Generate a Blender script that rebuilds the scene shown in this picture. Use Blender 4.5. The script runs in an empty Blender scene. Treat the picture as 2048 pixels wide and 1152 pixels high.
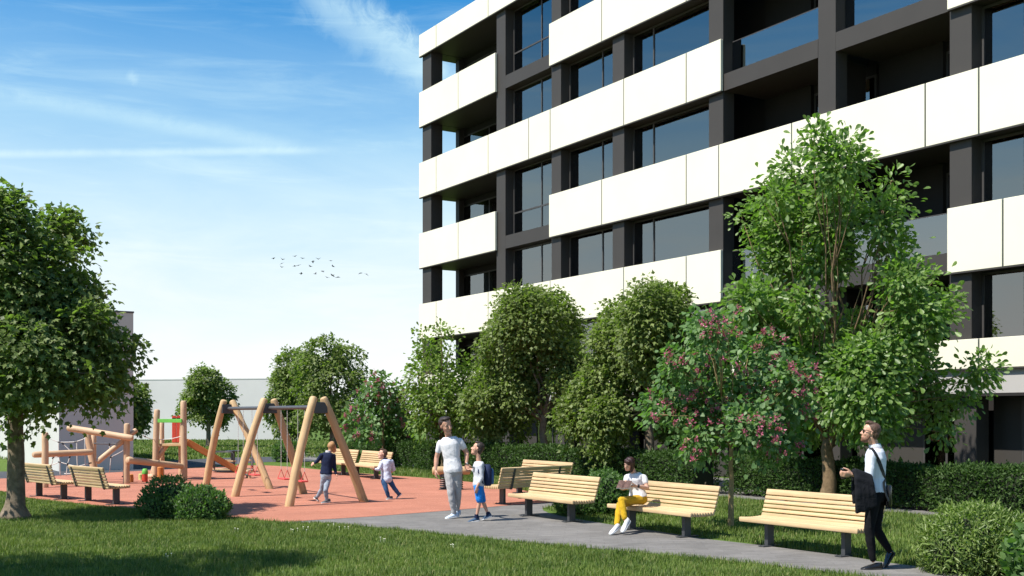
import bpy, bmesh, math, random
import numpy as np
from mathutils import Vector, Matrix, Quaternion, noise as mnoise

PI = math.pi
rad = math.radians
S = bpy.context.scene
COL = S.collection
random.seed(7)

# ------------------------------------------------------------------ camera
CAM_H = 1.85
FPX, CPX, HPY = 2240.0, 1024.0, 829.0          # focal length, centre and horizon in photo pixels
cam_d = bpy.data.cameras.new("camera")
cam = bpy.data.objects.new("camera", cam_d)
COL.objects.link(cam)
cam.location = (0, 0, CAM_H)
cam.rotation_euler = (rad(90), 0, 0)
cam_d.sensor_fit = 'HORIZONTAL'
cam_d.sensor_width = 36.0
cam_d.lens = 36.0 * FPX / 2048.0
cam_d.shift_y = (HPY - 576.0) / 2048.0
cam_d.clip_start = 0.1
cam_d.clip_end = 3000
S.camera = cam

# ------------------------------------------------------------------ light
SUN_ELEV = rad(56)
SUN_HEAD = rad(30)                      # light travels towards +X, a little away from the camera
sun_d = bpy.data.lights.new("sun", 'SUN')
sun = bpy.data.objects.new("sun", sun_d)
COL.objects.link(sun)
sun_d.energy = 4.9
sun_d.angle = rad(0.6)
sun_d.color = (1.0, 0.95, 0.87)
ldir = Vector((math.cos(SUN_HEAD) * math.cos(SUN_ELEV), math.sin(SUN_HEAD) * math.cos(SUN_ELEV), -math.sin(SUN_ELEV)))
sun.rotation_euler = ldir.to_track_quat('-Z', 'Y').to_euler()
sun.location = (-30, -10, 40)

S.view_settings.view_transform = 'Standard'
S.view_settings.look = 'None'
S.view_settings.exposure = 0.72
S.view_settings.gamma = 1.0
S.view_settings.use_curve_mapping = False
S.cycles.max_bounces = 6
S.cycles.transparent_max_bounces = 8
S.cycles.caustics_reflective = False
S.cycles.caustics_refractive = False

# ------------------------------------------------------------------ node helper
class NT:
    def __init__(s, tree):
        s.t = tree; s.n = tree.nodes; s.l = tree.links
    def node(s, typ, **kw):
        n = s.n.new(typ)
        for k, v in kw.items():
            if k.startswith('i_'):
                key = k[2:]
                key = int(key) if key.isdigit() else key.replace('_', ' ')
                s.set(n.inputs[key], v)
            else:
                setattr(n, k, v)
        return n
    def set(s, inp, v):
        if isinstance(v, bpy.types.NodeSocket): s.l.new(v, inp)
        else: inp.default_value = v
    def math(s, op, a, b=0.0, c=None, clamp=False):
        n = s.n.new('ShaderNodeMath'); n.operation = op; n.use_clamp = clamp
        s.set(n.inputs[0], a); s.set(n.inputs[1], b)
        if c is not None: s.set(n.inputs[2], c)
        return n.outputs[0]
    def vmath(s, op, a, b=None, out=0):
        n = s.n.new('ShaderNodeVectorMath'); n.operation = op
        s.set(n.inputs[0], a)
        if b is not None: s.set(n.inputs[1], b)
        return n.outputs[out]
    def mix(s, f, a, b, blend='MIX'):
        n = s.n.new('ShaderNodeMix'); n.data_type = 'RGBA'; n.blend_type = blend
        s.set(n.inputs[0], f); s.set(n.inputs[6], a); s.set(n.inputs[7], b)
        return n.outputs[2]
    def noise(s, vec, scale, detail=4, rough=0.55, dist=0.0):
        n = s.n.new('ShaderNodeTexNoise')
        if vec is not None: s.l.new(vec, n.inputs['Vector'])
        n.inputs['Scale'].default_value = scale; n.inputs['Detail'].default_value = detail
        n.inputs['Roughness'].default_value = rough; n.inputs['Distortion'].default_value = dist
        return n.outputs['Fac']
    def rng(s, v, a, b, c=0.0, d=1.0, smooth=False):
        n = s.n.new('ShaderNodeMapRange'); n.clamp = True
        if smooth: n.interpolation_type = 'SMOOTHSTEP'
        s.set(n.inputs[0], v)
        for i, x in enumerate((a, b, c, d)): n.inputs[i + 1].default_value = x
        return n.outputs[0]
    def scale(s, vec, sc):
        n = s.n.new('ShaderNodeMapping'); s.l.new(vec, n.inputs[0]); n.inputs[3].default_value = sc
        return n.outputs[0]

def c4(c): return (c[0], c[1], c[2], 1.0)

# ------------------------------------------------------------------ world: Nishita sky with high thin cloud
world = bpy.data.worlds.new("World")
S.world = world
world.use_nodes = True
w = NT(world.node_tree)
w.n.clear()
SKY_STRENGTH = 0.108
sky = w.node('ShaderNodeTexSky', sky_type='NISHITA', sun_disc=False, sun_elevation=SUN_ELEV,
             sun_rotation=math.atan2(-ldir.x, -ldir.y) % (2 * PI), altitude=200.0, air_density=1.0, dust_density=0.6, ozone_density=2.5)
geo = w.node('ShaderNodeTexCoord')
dirn = w.vmath('NORMALIZE', geo.outputs['Generated'])
sep = w.node('ShaderNodeSeparateXYZ'); w.l.new(dirn, sep.inputs[0])
dz = sep.outputs[2]
hsv = w.node('ShaderNodeHueSaturation', i_Hue=0.497, i_Saturation=1.55, i_Value=0.98)
w.l.new(sky.outputs[0], hsv.inputs['Color'])
def pixdir(px, py):
    return Vector(((px - CPX) / FPX, 1.0, (HPY - py) / FPX)).normalized()
# low veil of haze that thickens towards the horizon all round
vr = w.node('ShaderNodeValToRGB'); w.l.new(w.math('MULTIPLY', dz, 2.0, clamp=True), vr.inputs[0])
els = vr.color_ramp.elements
for i, (ps, v) in enumerate(((0.0, 1.0), (0.24, 0.98), (0.38, 0.80), (0.50, 0.47), (0.60, 0.26), (0.70, 0.07), (1.0, 0.03))):
    e = els[i] if i < 2 else els.new(ps)
    e.position = ps; e.color = (v, v, v, 1)
veil = vr.outputs[0]
wn = w.noise(w.scale(dirn, (2.2, 2.2, 9.0)), 2.2, 6, 0.6, 0.5)
veil2 = w.math('MULTIPLY', veil, w.rng(wn, 0.25, 0.75, 0.80, 1.12), clamp=True)
streak = w.noise(w.scale(dirn, (3.0, 3.0, 26.0)), 2.0, 8, 0.62, 0.8)
cirrus = w.math('MULTIPLY', w.rng(streak, 0.44, 0.82, 0.0, 0.20, smooth=True), w.rng(dz, 0.02, 0.2, 0.3, 1.0))
fac = w.math('ADD', veil2, cirrus, clamp=True)
fine = w.noise(w.scale(dirn, (14, 14, 14)), 3.0, 8, 0.7, 1.0)
def band(pa, pb, width, strength, soft_in, ragged):
    """a contrail or a cloud bank lying along the arc between two directions"""
    a, b = pixdir(*pa), pixdir(*pb)
    n = a.cross(b).normalized(); m = (b - a).normalized(); mid = (a + b) / 2; half = (b - a).length / 2
    d = w.vmath('DOT_PRODUCT', dirn, tuple(n), out=1)
    d = w.math('ABSOLUTE', w.math('ADD', d, w.math('MULTIPLY', w.math('SUBTRACT', fine, 0.5), ragged)))
    across = w.rng(d, 0.0, width, 1.0, 0.0, smooth=True)
    al = w.math('SUBTRACT', w.vmath('DOT_PRODUCT', dirn, tuple(m), out=1), mid.dot(m))
    along = w.rng(w.math('ABSOLUTE', al), half * soft_in, half, 1.0, 0.0, smooth=True)
    front = w.math('GREATER_THAN', sep.outputs[1], 0.2)
    v = w.math('MULTIPLY', w.math('MULTIPLY', across, along), w.math('MULTIPLY', front, strength))
    return w.math('MULTIPLY', v, w.rng(fine, 0.2, 0.7, 0.45, 1.15))
for args in (((-300, 130), (640, 305), 0.011, 0.22, 0.75, 0.004),
             ((-250, 311), (700, 300), 0.005, 0.26, 0.7, 0.002),
             ((560, -60), (960, 200), 0.030, 0.55, 0.5, 0.035),
             ((250, 145), (282, 162), 0.006, 0.22, 0.2, 0.02)):
    fac = w.math('ADD', fac, band(*args), clamp=True)
cloudcol = w.mix(w.rng(dz, 0.04, 0.24), (5.75, 5.9, 5.95, 1), (3.7, 5.2, 5.8, 1))
skyc = w.mix(fac, hsv.outputs[0], cloudcol)
bg = w.node('ShaderNodeBackground', i_Strength=SKY_STRENGTH)
w.l.new(skyc, bg.inputs['Color'])
wo = w.node('ShaderNodeOutputWorld'); w.l.new(bg.outputs[0], wo.inputs['Surface'])

# ------------------------------------------------------------------ object helpers
def tag(o, label=None, cat=None, group=None, kind=None):
    if label: o['label'] = label
    if cat: o['category'] = cat
    if group: o['group'] = group
    if kind: o['kind'] = kind
    return o

def empty(name, loc=(0, 0, 0), rz=0.0, label=None, cat=None, group=None):
    o = bpy.data.objects.new(name, None)
    o.empty_display_size = 0.2
    COL.objects.link(o)
    o.location = loc; o.rotation_euler = (0, 0, rz)
    return tag(o, label, cat, group)

def link(name, me, mat=None, parent=None, loc=None, rot=None):
    if mat is not None and not me.materials: me.materials.append(mat)
    o = bpy.data.objects.new(name, me)
    COL.objects.link(o)
    if parent is not None: o.parent = parent
    if loc is not None: o.location = loc
    if rot is not None: o.rotation_euler = rot
    return o

def copy_tree(o, parent=None):
    c = o.copy(); COL.objects.link(c)
    if parent is not None: c.parent = parent
    for ch in list(o.children): copy_tree(ch, c)
    return c

def G(px, py):
    """the point of the flat ground that the photograph shows at this pixel"""
    Y = FPX * CAM_H / (py - HPY)
    return Vector(((px - CPX) / FPX * Y, Y, 0.0))

def AT(px, py, Y):
    return Vector(((px - CPX) / FPX * Y, Y, CAM_H - (py - HPY) / FPX * Y))

class MB:
    """collects closed shapes and links them as ONE mesh object"""
    def __init__(s): s.v = []; s.f = []; s.uv = []
    def add(s, vs, fs, uvs=None):
        b = len(s.v); s.v += [tuple(x) for x in vs]
        for i, f in enumerate(fs):
            s.f.append(tuple(b + k for k in f))
            s.uv.append(uvs[i] if uvs else [(0, 0)] * len(f))
        return s
    def box(s, x0, x1, y0, y1, z0, z1):
        vs = [(x0, y0, z0), (x1, y0, z0), (x1, y1, z0), (x0, y1, z0), (x0, y0, z1), (x1, y0, z1), (x1, y1, z1), (x0, y1, z1)]
        return s.add(vs, [(0, 3, 2, 1), (4, 5, 6, 7), (0, 1, 5, 4), (1, 2, 6, 5), (2, 3, 7, 6), (3, 0, 4, 7)])
    def obox(s, c, ax, ay, az):
        """box from a centre and three half-axis vectors"""
        c, ax, ay, az = Vector(c), Vector(ax), Vector(ay), Vector(az)
        vs = [c + sx * ax + sy * ay + sz * az for sz in (-1, 1) for sx, sy in ((-1, -1), (1, -1), (1, 1), (-1, 1))]
        return s.add(vs, [(0, 3, 2, 1), (4, 5, 6, 7), (0, 1, 5, 4), (1, 2, 6, 5), (2, 3, 7, 6), (3, 0, 4, 7)])
    def tube(s, pts, radii, n=8, dome=0.0, flat=1.0):
        pts = [Vector(p) for p in pts]
        if isinstance(radii, (int, float)): radii = [radii] * len(pts)
        if dome > 0:
            d0 = (pts[0] - pts[1]).normalized(); d1 = (pts[-1] - pts[-2]).normalized()
            r0, r1 = radii[0], radii[-1]
            pts = [pts[0] + d0 * r0 * dome, pts[0] + d0 * r0 * dome * 0.7] + pts + [pts[-1] + d1 * r1 * dome * 0.7, pts[-1] + d1 * r1 * dome]
            radii = [r0 * 0.45, r0 * 0.82] + list(radii) + [r1 * 0.82, r1 * 0.45]
        t0 = (pts[1] - pts[0]).normalized()
        up = Vector((0, 0, 1)) if abs(t0.z) < 0.9 else Vector((1, 0, 0))
        a = t0.cross(up).normalized()
        vs, fs, uvs, L, lens = [], [], [], 0.0, []
        for i, p in enumerate(pts):
            t = (pts[min(i + 1, len(pts) - 1)] - pts[max(i - 1, 0)]).normalized()
            a = (a - t * a.dot(t)).normalized(); b = t.cross(a)
            if i: L += (p - pts[i - 1]).length
            lens.append(L)
            for k in range(n):
                an = 2 * PI * k / n
                vs.append(p + (a * math.cos(an) + b * math.sin(an) * flat) * radii[i])
        for i in range(len(pts) - 1):
            c = 2 * PI * max(radii)
            for k in range(n):
                k2 = (k + 1) % n
                fs.append((i * n + k, i * n + k2, (i + 1) * n + k2, (i + 1) * n + k))
                u0, u1 = c * k / n, c * (k + 1) / n
                uvs.append([(u0, lens[i]), (u1, lens[i]), (u1, lens[i + 1]), (u0, lens[i + 1])])
        fs.append(tuple(reversed(range(n)))); uvs.append([(0.3 + 0.05 * math.cos(2 * PI * k / n), 0.05 * math.sin(2 * PI * k / n)) for k in range(n)])
        m = len(pts) - 1
        fs.append(tuple(m * n + k for k in range(n))); uvs.append([(0.3 + 0.05 * math.cos(2 * PI * k / n), 0.05 * math.sin(2 * PI * k / n)) for k in range(n)])
        return s.add(vs, fs, uvs)
    def prism(s, poly, z0, z1):
        n = len(poly)
        vs = [(x, y, z0) for x, y in poly] + [(x, y, z1) for x, y in poly]
        fs = [tuple(reversed(range(n))), tuple(range(n, 2 * n))] + [(k, (k + 1) % n, n + (k + 1) % n, n + k) for k in range(n)]
        return s.add(vs, fs)
    def ell(s, c, r, axes=None, nu=14, nv=9):
        c = Vector(c); r = (r, r, r) if isinstance(r, (int, float)) else r
        ax = axes or (Vector((1, 0, 0)), Vector((0, 1, 0)), Vector((0, 0, 1)))
        vs = [c - ax[2] * r[2]]
        for j in range(1, nv):
            ph = -PI / 2 + PI * j / nv
            for i in range(nu):
                th = 2 * PI * i / nu
                vs.append(c + ax[0] * r[0] * math.cos(ph) * math.cos(th) + ax[1] * r[1] * math.cos(ph) * math.sin(th) + ax[2] * r[2] * math.sin(ph))
        vs.append(c + ax[2] * r[2]); top = len(vs) - 1
        fs = [(0, 1 + (i + 1) % nu, 1 + i) for i in range(nu)]
        for j in range(nv - 2):
            for i in range(nu):
                a, b = 1 + j * nu + i, 1 + j * nu + (i + 1) % nu
                fs.append((a, b, b + nu, a + nu))
        o = 1 + (nv - 2) * nu
        fs += [(o + i, o + (i + 1) % nu, top) for i in range(nu)]
        return s.add(vs, fs)
    def loft(s, rings):
        """rings of equal length, closed and capped"""
        n = len(rings[0]); vs = [p for r in rings for p in r]; fs = []
        for i in range(len(rings) - 1):
            for k in range(n):
                k2 = (k + 1) % n
                fs.append((i * n + k, i * n + k2, (i + 1) * n + k2, (i + 1) * n + k))
        fs.append(tuple(reversed(range(n)))); m = (len(rings) - 1) * n
        fs.append(tuple(m + k for k in range(n)))
        return s.add(vs, fs)
    def mesh(s, name, smooth=False, bevel=0.0, seg=2, fix=True):
        me = bpy.data.meshes.new(name)
        me.from_pydata(s.v, [], s.f)
        ul = me.uv_layers.new(name="UVMap")
        flat = [c for poly in s.uv for uv in poly for c in uv]
        ul.data.foreach_set("uv", flat)
        if bevel > 0 or fix:
            bm = bmesh.new(); bm.from_mesh(me)
            if fix: bmesh.ops.recalc_face_normals(bm, faces=bm.faces)
            if bevel > 0:
                bmesh.ops.bevel(bm, geom=list(bm.edges), offset=bevel, segments=seg, profile=0.5, affect='EDGES', clamp_overlap=True)
            bm.to_mesh(me); bm.free()
        if smooth:
            me.polygons.foreach_set("use_smooth", [True] * len(me.polygons))
            if smooth == 'auto': me.set_sharp_from_angle(angle=rad(40))
        me.update()
        return me
    def build(s, name, mat, parent=None, smooth=False, bevel=0.0, seg=2, loc=None, rot=None):
        return link(name, s.mesh(name, smooth, bevel, seg), mat, parent, loc, rot)

def tri_mesh(name, verts, tris, smooth=False, cols=None):
    me = bpy.data.meshes.new(name)
    nv, nf = len(verts), len(tris)
    me.vertices.add(nv); me.vertices.foreach_set("co", np.asarray(verts, np.float32).ravel())
    me.loops.add(nf * 3); me.loops.foreach_set("vertex_index", np.asarray(tris, np.int32).ravel())
    me.polygons.add(nf)
    me.polygons.foreach_set("loop_start", np.arange(0, nf * 3, 3, dtype=np.int32))
    me.polygons.foreach_set("loop_total", np.full(nf, 3, np.int32))
    me.update(calc_edges=True)
    if smooth: me.polygons.foreach_set("use_smooth", np.ones(nf, bool))
    me.validate()
    return me

# ------------------------------------------------------------------ materials
def newmat(name):
    m = bpy.data.materials.new(name); m.use_nodes = True
    t = NT(m.node_tree); t.n.clear()
    out = t.node('ShaderNodeOutputMaterial')
    p = t.node('ShaderNodeBsdfPrincipled')
    t.l.new(p.outputs[0], out.inputs[0])
    return m, t, p, out

def bump(t, p, h, strength=0.3, dist=0.01):
    b = t.node('ShaderNodeBump', i_Strength=strength, i_Distance=dist)
    t.l.new(h, b.inputs['Height']); t.l.new(b.outputs[0], p.inputs['Normal'])

def plain(name, col, rough=0.6, metal=0.0, var=0.12, nscale=6.0, spec=0.4, bmp=0.0, bscale=60.0):
    m, t, p, out = newmat(name)
    tc = t.node('ShaderNodeTexCoord')
    n = t.noise(tc.outputs['Object'], nscale, 6, 0.6)
    k = t.rng(n, 0.3, 0.7, 1.0 - var, 1.0 + var)
    c = t.mix(1.0, c4(col), k, 'MULTIPLY')
    t.l.new(c, p.inputs['Base Color'])
    p.inputs['Roughness'].default_value = rough; p.inputs['Metallic'].default_value = metal
    p.inputs['Specular IOR Level'].default_value = spec
    if bmp > 0: bump(t, p, t.noise(tc.outputs['Object'], bscale, 4, 0.6), bmp, 0.01)
    return m

def wood(name, col, uv=True, rough=0.55, var=0.25):
    m, t, p, out = newmat(name)
    tc = t.node('ShaderNodeTexCoord'); oi = t.node('ShaderNodeObjectInfo')
    if uv: vec = t.scale(tc.outputs['UV'], (40.0, 2.2, 1.0))
    else: vec = t.scale(tc.outputs['Object'], (1.6, 38.0, 38.0))
    sc = t.node('ShaderNodeVectorMath', operation='SCALE'); sc.inputs[0].default_value = (17.3, 9.1, 5.7); t.l.new(oi.outputs['Random'], sc.inputs['Scale'])
    off = t.vmath('ADD', vec, sc.outputs[0])
    g = t.noise(off, 1.0, 6, 0.62, 0.6)
    big = t.noise(tc.outputs['Object'], 2.5, 3, 0.5)
    k = t.math('MULTIPLY', t.rng(g, 0.25, 0.75, 1.0 - var, 1.0 + var * 0.6), t.rng(big, 0.3, 0.7, 0.9, 1.08))
    k = t.math('MULTIPLY', k, t.rng(oi.outputs['Random'], 0, 1, 0.9, 1.08))
    dark = (col[0] * 0.72, col[1] * 0.58, col[2] * 0.45)
    c = t.mix(t.rng(g, 0.3, 0.8, 0.35, 0.0), c4(col), c4(dark))
    c = t.mix(1.0, c, k, 'MULTIPLY')
    t.l.new(c, p.inputs['Base Color'])
    p.inputs['Roughness'].default_value = rough; p.inputs['Specular IOR Level'].default_value = 0.3
    bump(t, p, g, 0.25, 0.004)
    return m

def leafmat(name, lo, hi, trans=0.3, rough=0.5, spec=0.35, hue=0.0):
    m, t, p, out = newmat(name)
    ge = t.node('ShaderNodeNewGeometry'); oi = t.node('ShaderNodeObjectInfo'); tc = t.node('ShaderNodeTexCoord')
    r = t.math('FRACT', t.math('ADD', ge.outputs['Random Per Island'], oi.outputs['Random']))
    n = t.noise(tc.outputs['Object'], 1.1, 3, 0.6)
    f = t.math('ADD', t.math('MULTIPLY', r, 0.65), t.math('MULTIPLY', t.rng(n, 0.3, 0.7), 0.35), clamp=True)
    c = t.mix(f, c4(lo), c4(hi))
    t.l.new(c, p.inputs['Base Color'])
    p.inputs['Roughness'].default_value = rough; p.inputs['Specular IOR Level'].default_value = spec
    tr = t.node('ShaderNodeBsdfTranslucent')
    tcx = t.mix(1.0, c, (0.95, 1.28, 0.42, 1), 'MULTIPLY')
    t.l.new(tcx, tr.inputs['Color'])
    mx = t.node('ShaderNodeMixShader', i_0=trans)
    t.l.new(p.outputs[0], mx.inputs[1]); t.l.new(tr.outputs[0], mx.inputs[2])
    t.l.new(mx.outputs[0], out.inputs[0])
    return m

M = {}
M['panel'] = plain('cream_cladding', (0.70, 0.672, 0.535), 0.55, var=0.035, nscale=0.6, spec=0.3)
M['shaded_fascia'] = plain('fascia_shade_grey', (0.40, 0.385, 0.365), 0.6, var=0.03, nscale=0.8)  # white fascia greyed in colour to carry the shade under the panels
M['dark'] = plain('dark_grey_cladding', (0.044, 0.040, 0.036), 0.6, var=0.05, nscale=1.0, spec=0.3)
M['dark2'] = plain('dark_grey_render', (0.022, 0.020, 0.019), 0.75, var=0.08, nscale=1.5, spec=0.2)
M['winframe'] = plain('window_frame_metal', (0.055, 0.052, 0.05), 0.45, var=0.05)
M['curtain'] = plain('grey_curtain', (0.42, 0.42, 0.43), 0.9, var=0.1)
M['wallwhite'] = plain('pale_wall_render', (0.53, 0.52, 0.51), 0.85, var=0.04, nscale=0.4, spec=0.1, bmp=0.1, bscale=90)
M['wallgrey'] = plain('pale_grey_render', (0.50, 0.50, 0.465), 0.85, var=0.05, nscale=0.4, spec=0.1, bmp=0.1, bscale=90)
M['metal_dark'] = plain('dark_painted_steel', (0.045, 0.048, 0.052), 0.45, var=0.1, nscale=8, spec=0.5)
M['steel'] = plain('grey_steel', (0.09, 0.09, 0.095), 0.5, 0.3, var=0.1)
M['rope'] = plain('pale_rope', (0.62, 0.60, 0.56), 0.9, var=0.15, nscale=60)
M['clamp'] = plain('black_rope_clamp', (0.02, 0.02, 0.02), 0.5)
M['slat'] = wood('bench_slat_wood', (0.585, 0.435, 0.25), uv=False, var=0.16)
M['log'] = wood('peeled_log_wood', (0.56, 0.395, 0.215), uv=True, var=0.2)
M['log_pink'] = wood('pinkish_log_wood', (0.60, 0.425, 0.27), uv=True, var=0.2)
M['log_orange'] = wood('orange_stained_wood', (0.52, 0.20, 0.055), uv=True, var=0.22)
M['plank_orange'] = wood('orange_plank_wood', (0.52, 0.20, 0.055), uv=False, var=0.2)
M['plank'] = wood('plank_wood', (0.50, 0.345, 0.18), uv=False, var=0.2)
M['red_board'] = plain('red_painted_board', (0.50, 0.055, 0.03), 0.5, var=0.1)
M['green_board'] = plain('green_painted_board', (0.12, 0.40, 0.06), 0.5, var=0.1)
M['yellow_green'] = plain('yellow_green_paint', (0.50, 0.52, 0.18), 0.5, var=0.1)
M['red_seat'] = plain('red_plastic', (0.62, 0.07, 0.06), 0.45, var=0.05)
M['bark'] = plain('grey_brown_bark', (0.17, 0.135, 0.098), 0.9, var=0.4, nscale=9, spec=0.1, bmp=0.9, bscale=28)
M['bark_light'] = plain('tan_young_bark', (0.17, 0.118, 0.068), 0.85, var=0.3, nscale=12, spec=0.1, bmp=0.6, bscale=40)
M['bark_tan'] = plain('tan_smooth_bark', (0.30, 0.215, 0.11), 0.8, var=0.25, nscale=14, spec=0.1, bmp=0.5, bscale=40)
M['maple'] = leafmat('maple_leaf', (0.090, 0.130, 0.035), (0.245, 0.305, 0.085), 0.48)
M['maple_dark'] = leafmat('dark_maple_leaf', (0.095, 0.140, 0.043), (0.25, 0.32, 0.10), 0.48)
M['oak'] = leafmat('oak_leaf', (0.092, 0.170, 0.038), (0.255, 0.365, 0.105), 0.50, rough=0.42, spec=0.5)
M['redbud'] = leafmat('redbud_leaf', (0.07, 0.14, 0.045), (0.19, 0.31, 0.11), 0.45)
M['young'] = leafmat('young_tree_leaf', (0.10, 0.16, 0.03), (0.25, 0.34, 0.075), 0.48)
M['hedge'] = leafmat('hedge_leaf', (0.026, 0.056, 0.015), (0.088, 0.150, 0.042), 0.35, spec=0.15)
M['box_shrub'] = leafmat('box_shrub_leaf', (0.055, 0.11, 0.035), (0.16, 0.26, 0.085), 0.45, spec=0.25)
M['willow_shrub'] = leafmat('narrow_shrub_leaf', (0.09, 0.145, 0.03), (0.27, 0.35, 0.10), 0.42, rough=0.45, spec=0.5)
M['blossom'] = leafmat('pink_blossom', (0.32, 0.045, 0.12), (0.60, 0.18, 0.28), 0.35)
M['twig'] = plain('dark_twig_and_shade_core', (0.014, 0.019, 0.009), 0.95, var=0.3, nscale=20)  # for stems, and for solid cores whose dark colour imitates inner shade

def grassmat(name):
    m, t, p, out = newmat(name)
    ge = t.node('ShaderNodeNewGeometry'); tc = t.node('ShaderNodeTexCoord')
    r = ge.outputs['Random Per Island']
    a = t.noise(tc.outputs['Object'], 0.9, 4, 0.65, 0.5)
    b = t.noise(tc.outputs['Object'], 4.5, 4, 0.6, 0.4)
    c = t.mix(r, (0.040, 0.082, 0.014, 1), (0.185, 0.250, 0.052, 1))
    c = t.mix(t.rng(a, 0.38, 0.66, 0.0, 0.5, smooth=True), c, (0.215, 0.275, 0.058, 1))
    c = t.mix(t.rng(b, 0.45, 0.68, 0.0, 0.6, smooth=True), c, (0.040, 0.090, 0.020, 1))
    r2 = t.math('FRACT', t.math('MULTIPLY', r, 37.7))
    c = t.mix(t.math('MULTIPLY', t.math('GREATER_THAN', r2, 0.93), 0.6), c, (0.40, 0.35, 0.16, 1))
    t.l.new(c, p.inputs['Base Color']); p.inputs['Roughness'].default_value = 0.55; p.inputs['Specular IOR Level'].default_value = 0.25
    tr = t.node('ShaderNodeBsdfTranslucent')
    t.l.new(t.mix(1.0, c, (1.0, 1.15, 0.5, 1), 'MULTIPLY'), tr.inputs['Color'])
    mx = t.node('ShaderNodeMixShader', i_0=0.35)
    t.l.new(p.outputs[0], mx.inputs[1]); t.l.new(tr.outputs[0], mx.inputs[2]); t.l.new(mx.outputs[0], out.inputs[0])
    return m
M['grass'] = grassmat('grass_blades')

def glassmat(name, refl_ior=1.9, tint=(0.012, 0.02, 0.03), see=0.0, through=(0.75, 0.84, 0.92, 1)):
    m, t, p, out = newmat(name)
    p.inputs['Base Color'].default_value = c4(tint)
    p.inputs['Roughness'].default_value = 0.02
    p.inputs['IOR'].default_value = refl_ior
    if see > 0:
        tr = t.node('ShaderNodeBsdfTransparent'); tr.inputs['Color'].default_value = through
        fr = t.node('ShaderNodeFresnel', i_IOR=refl_ior)
        gl = t.node('ShaderNodeBsdfGlossy'); gl.inputs['Roughness'].default_value = 0.02; gl.inputs['Color'].default_value = (1.0, 0.98, 0.94, 1)
        mx = t.node('ShaderNodeMixShader'); t.l.new(fr.outputs[0], mx.inputs[0]); t.l.new(tr.outputs[0], mx.inputs[1]); t.l.new(gl.outputs[0], mx.inputs[2])
        t.l.new(mx.outputs[0], out.inputs[0])
    return m
M['glass'] = glassmat('window_glass', 2.8, see=1.0, through=(0.42, 0.50, 0.60, 1))
M['rail_glass'] = glassmat('balustrade_glass', 3.2, see=1.0)
# ================================================================== ground and surfaces
def grassground():
    m, t, p, out = newmat('lawn_soil_and_turf')
    tc = t.node('ShaderNodeTexCoord')
    a = t.noise(tc.outputs['Object'], 0.35, 5, 0.6)
    b = t.noise(tc.outputs['Object'], 9.0, 6, 0.7)
    c = t.mix(t.rng(b, 0.3, 0.7), (0.035, 0.066, 0.012, 1), (0.13, 0.195, 0.038, 1))
    c = t.mix(t.math('MULTIPLY', t.rng(a, 0.35, 0.7), 0.5), c, (0.085, 0.14, 0.028, 1))
    t.l.new(c, p.inputs['Base Color']); p.inputs['Roughness'].default_value = 0.9; p.inputs['Specular IOR Level'].default_value = 0.1
    bump(t, p, b, 0.8, 0.05)
    return m
def rubber():
    m, t, p, out = newmat('red_rubber_granulate')
    tc = t.node('ShaderNodeTexCoord')
    a = t.noise(tc.outputs['Object'], 0.7, 5, 0.6)
    b = t.noise(tc.outputs['Object'], 55.0, 3, 0.7)
    c = t.mix(t.rng(b, 0.3, 0.7), (0.30, 0.112, 0.072, 1), (0.455, 0.198, 0.132, 1))
    sp = t.noise(tc.outputs['Object'], 90.0, 2, 0.5)
    c = t.mix(t.math('MULTIPLY', t.math('GREATER_THAN', sp, 0.66), 0.5), c, (0.75, 0.45, 0.36, 1))
    c = t.mix(1.0, c, t.math('MULTIPLY', t.rng(a, 0.3, 0.7, 0.86, 1.10), t.rng(t.noise(t.scale(tc.outputs['Object'], (0.35, 2.2, 1)), 1.3, 5, 0.65, 0.5), 0.3, 0.7, 0.9, 1.08)), 'MULTIPLY')
    t.l.new(c, p.inputs['Base Color']); p.inputs['Roughness'].default_value = 0.9; p.inputs['Specular IOR Level'].default_value = 0.15
    bump(t, p, b, 0.5, 0.01)
    return m
def paving():
    m, t, p, out = newmat('grey_block_paving')
    tc = t.node('ShaderNodeTexCoord')
    mp = t.node('ShaderNodeMapping'); t.l.new(tc.outputs['Object'], mp.inputs[0]); mp.inputs[2].default_value = (0, 0, rad(4))
    br = t.node('ShaderNodeTexBrick', offset=0.5, i_Scale=1.0)
    t.l.new(mp.outputs[0], br.inputs['Vector'])
    br.inputs['Color1'].default_value = (0.150, 0.142, 0.132, 1); br.inputs['Color2'].default_value = (0.172, 0.163, 0.153, 1)
    br.inputs['Mortar'].default_value = (0.135, 0.128, 0.12, 1)
    br.inputs['Mortar Size'].default_value = 0.006; br.inputs['Brick Width'].default_value = 0.4; br.inputs['Row Height'].default_value = 0.2
    br.inputs['Bias'].default_value = -0.1
    a = t.noise(tc.outputs['Object'], 0.8, 6, 0.65)
    st = t.noise(t.scale(tc.outputs['Object'], (1.6, 7.0, 1.0)), 1.6, 6, 0.7, 0.6)
    b = t.noise(tc.outputs['Object'], 70.0, 3, 0.7)
    k = t.math('MULTIPLY', t.rng(a, 0.3, 0.7, 0.80, 1.16), t.rng(b, 0.3, 0.7, 0.82, 1.18))
    k = t.math('MULTIPLY', k, t.rng(st, 0.3, 0.7, 0.74, 1.28))
    c = t.mix(1.0, br.outputs['Color'], k, 'MULTIPLY')
    t.l.new(c, p.inputs['Base Color']); p.inputs['Roughness'].default_value = 0.8; p.inputs['Specular IOR Level'].default_value = 0.25
    bump(t, p, b, 0.25, 0.004)
    return m
M['turf'] = grassground(); M['rubber'] = rubber(); M['paving'] = paving()
M['asphalt'] = plain('dark_asphalt', (0.060, 0.064, 0.072), 0.9, var=0.15, nscale=3, spec=0.2, bmp=0.4, bscale=120)

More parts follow.
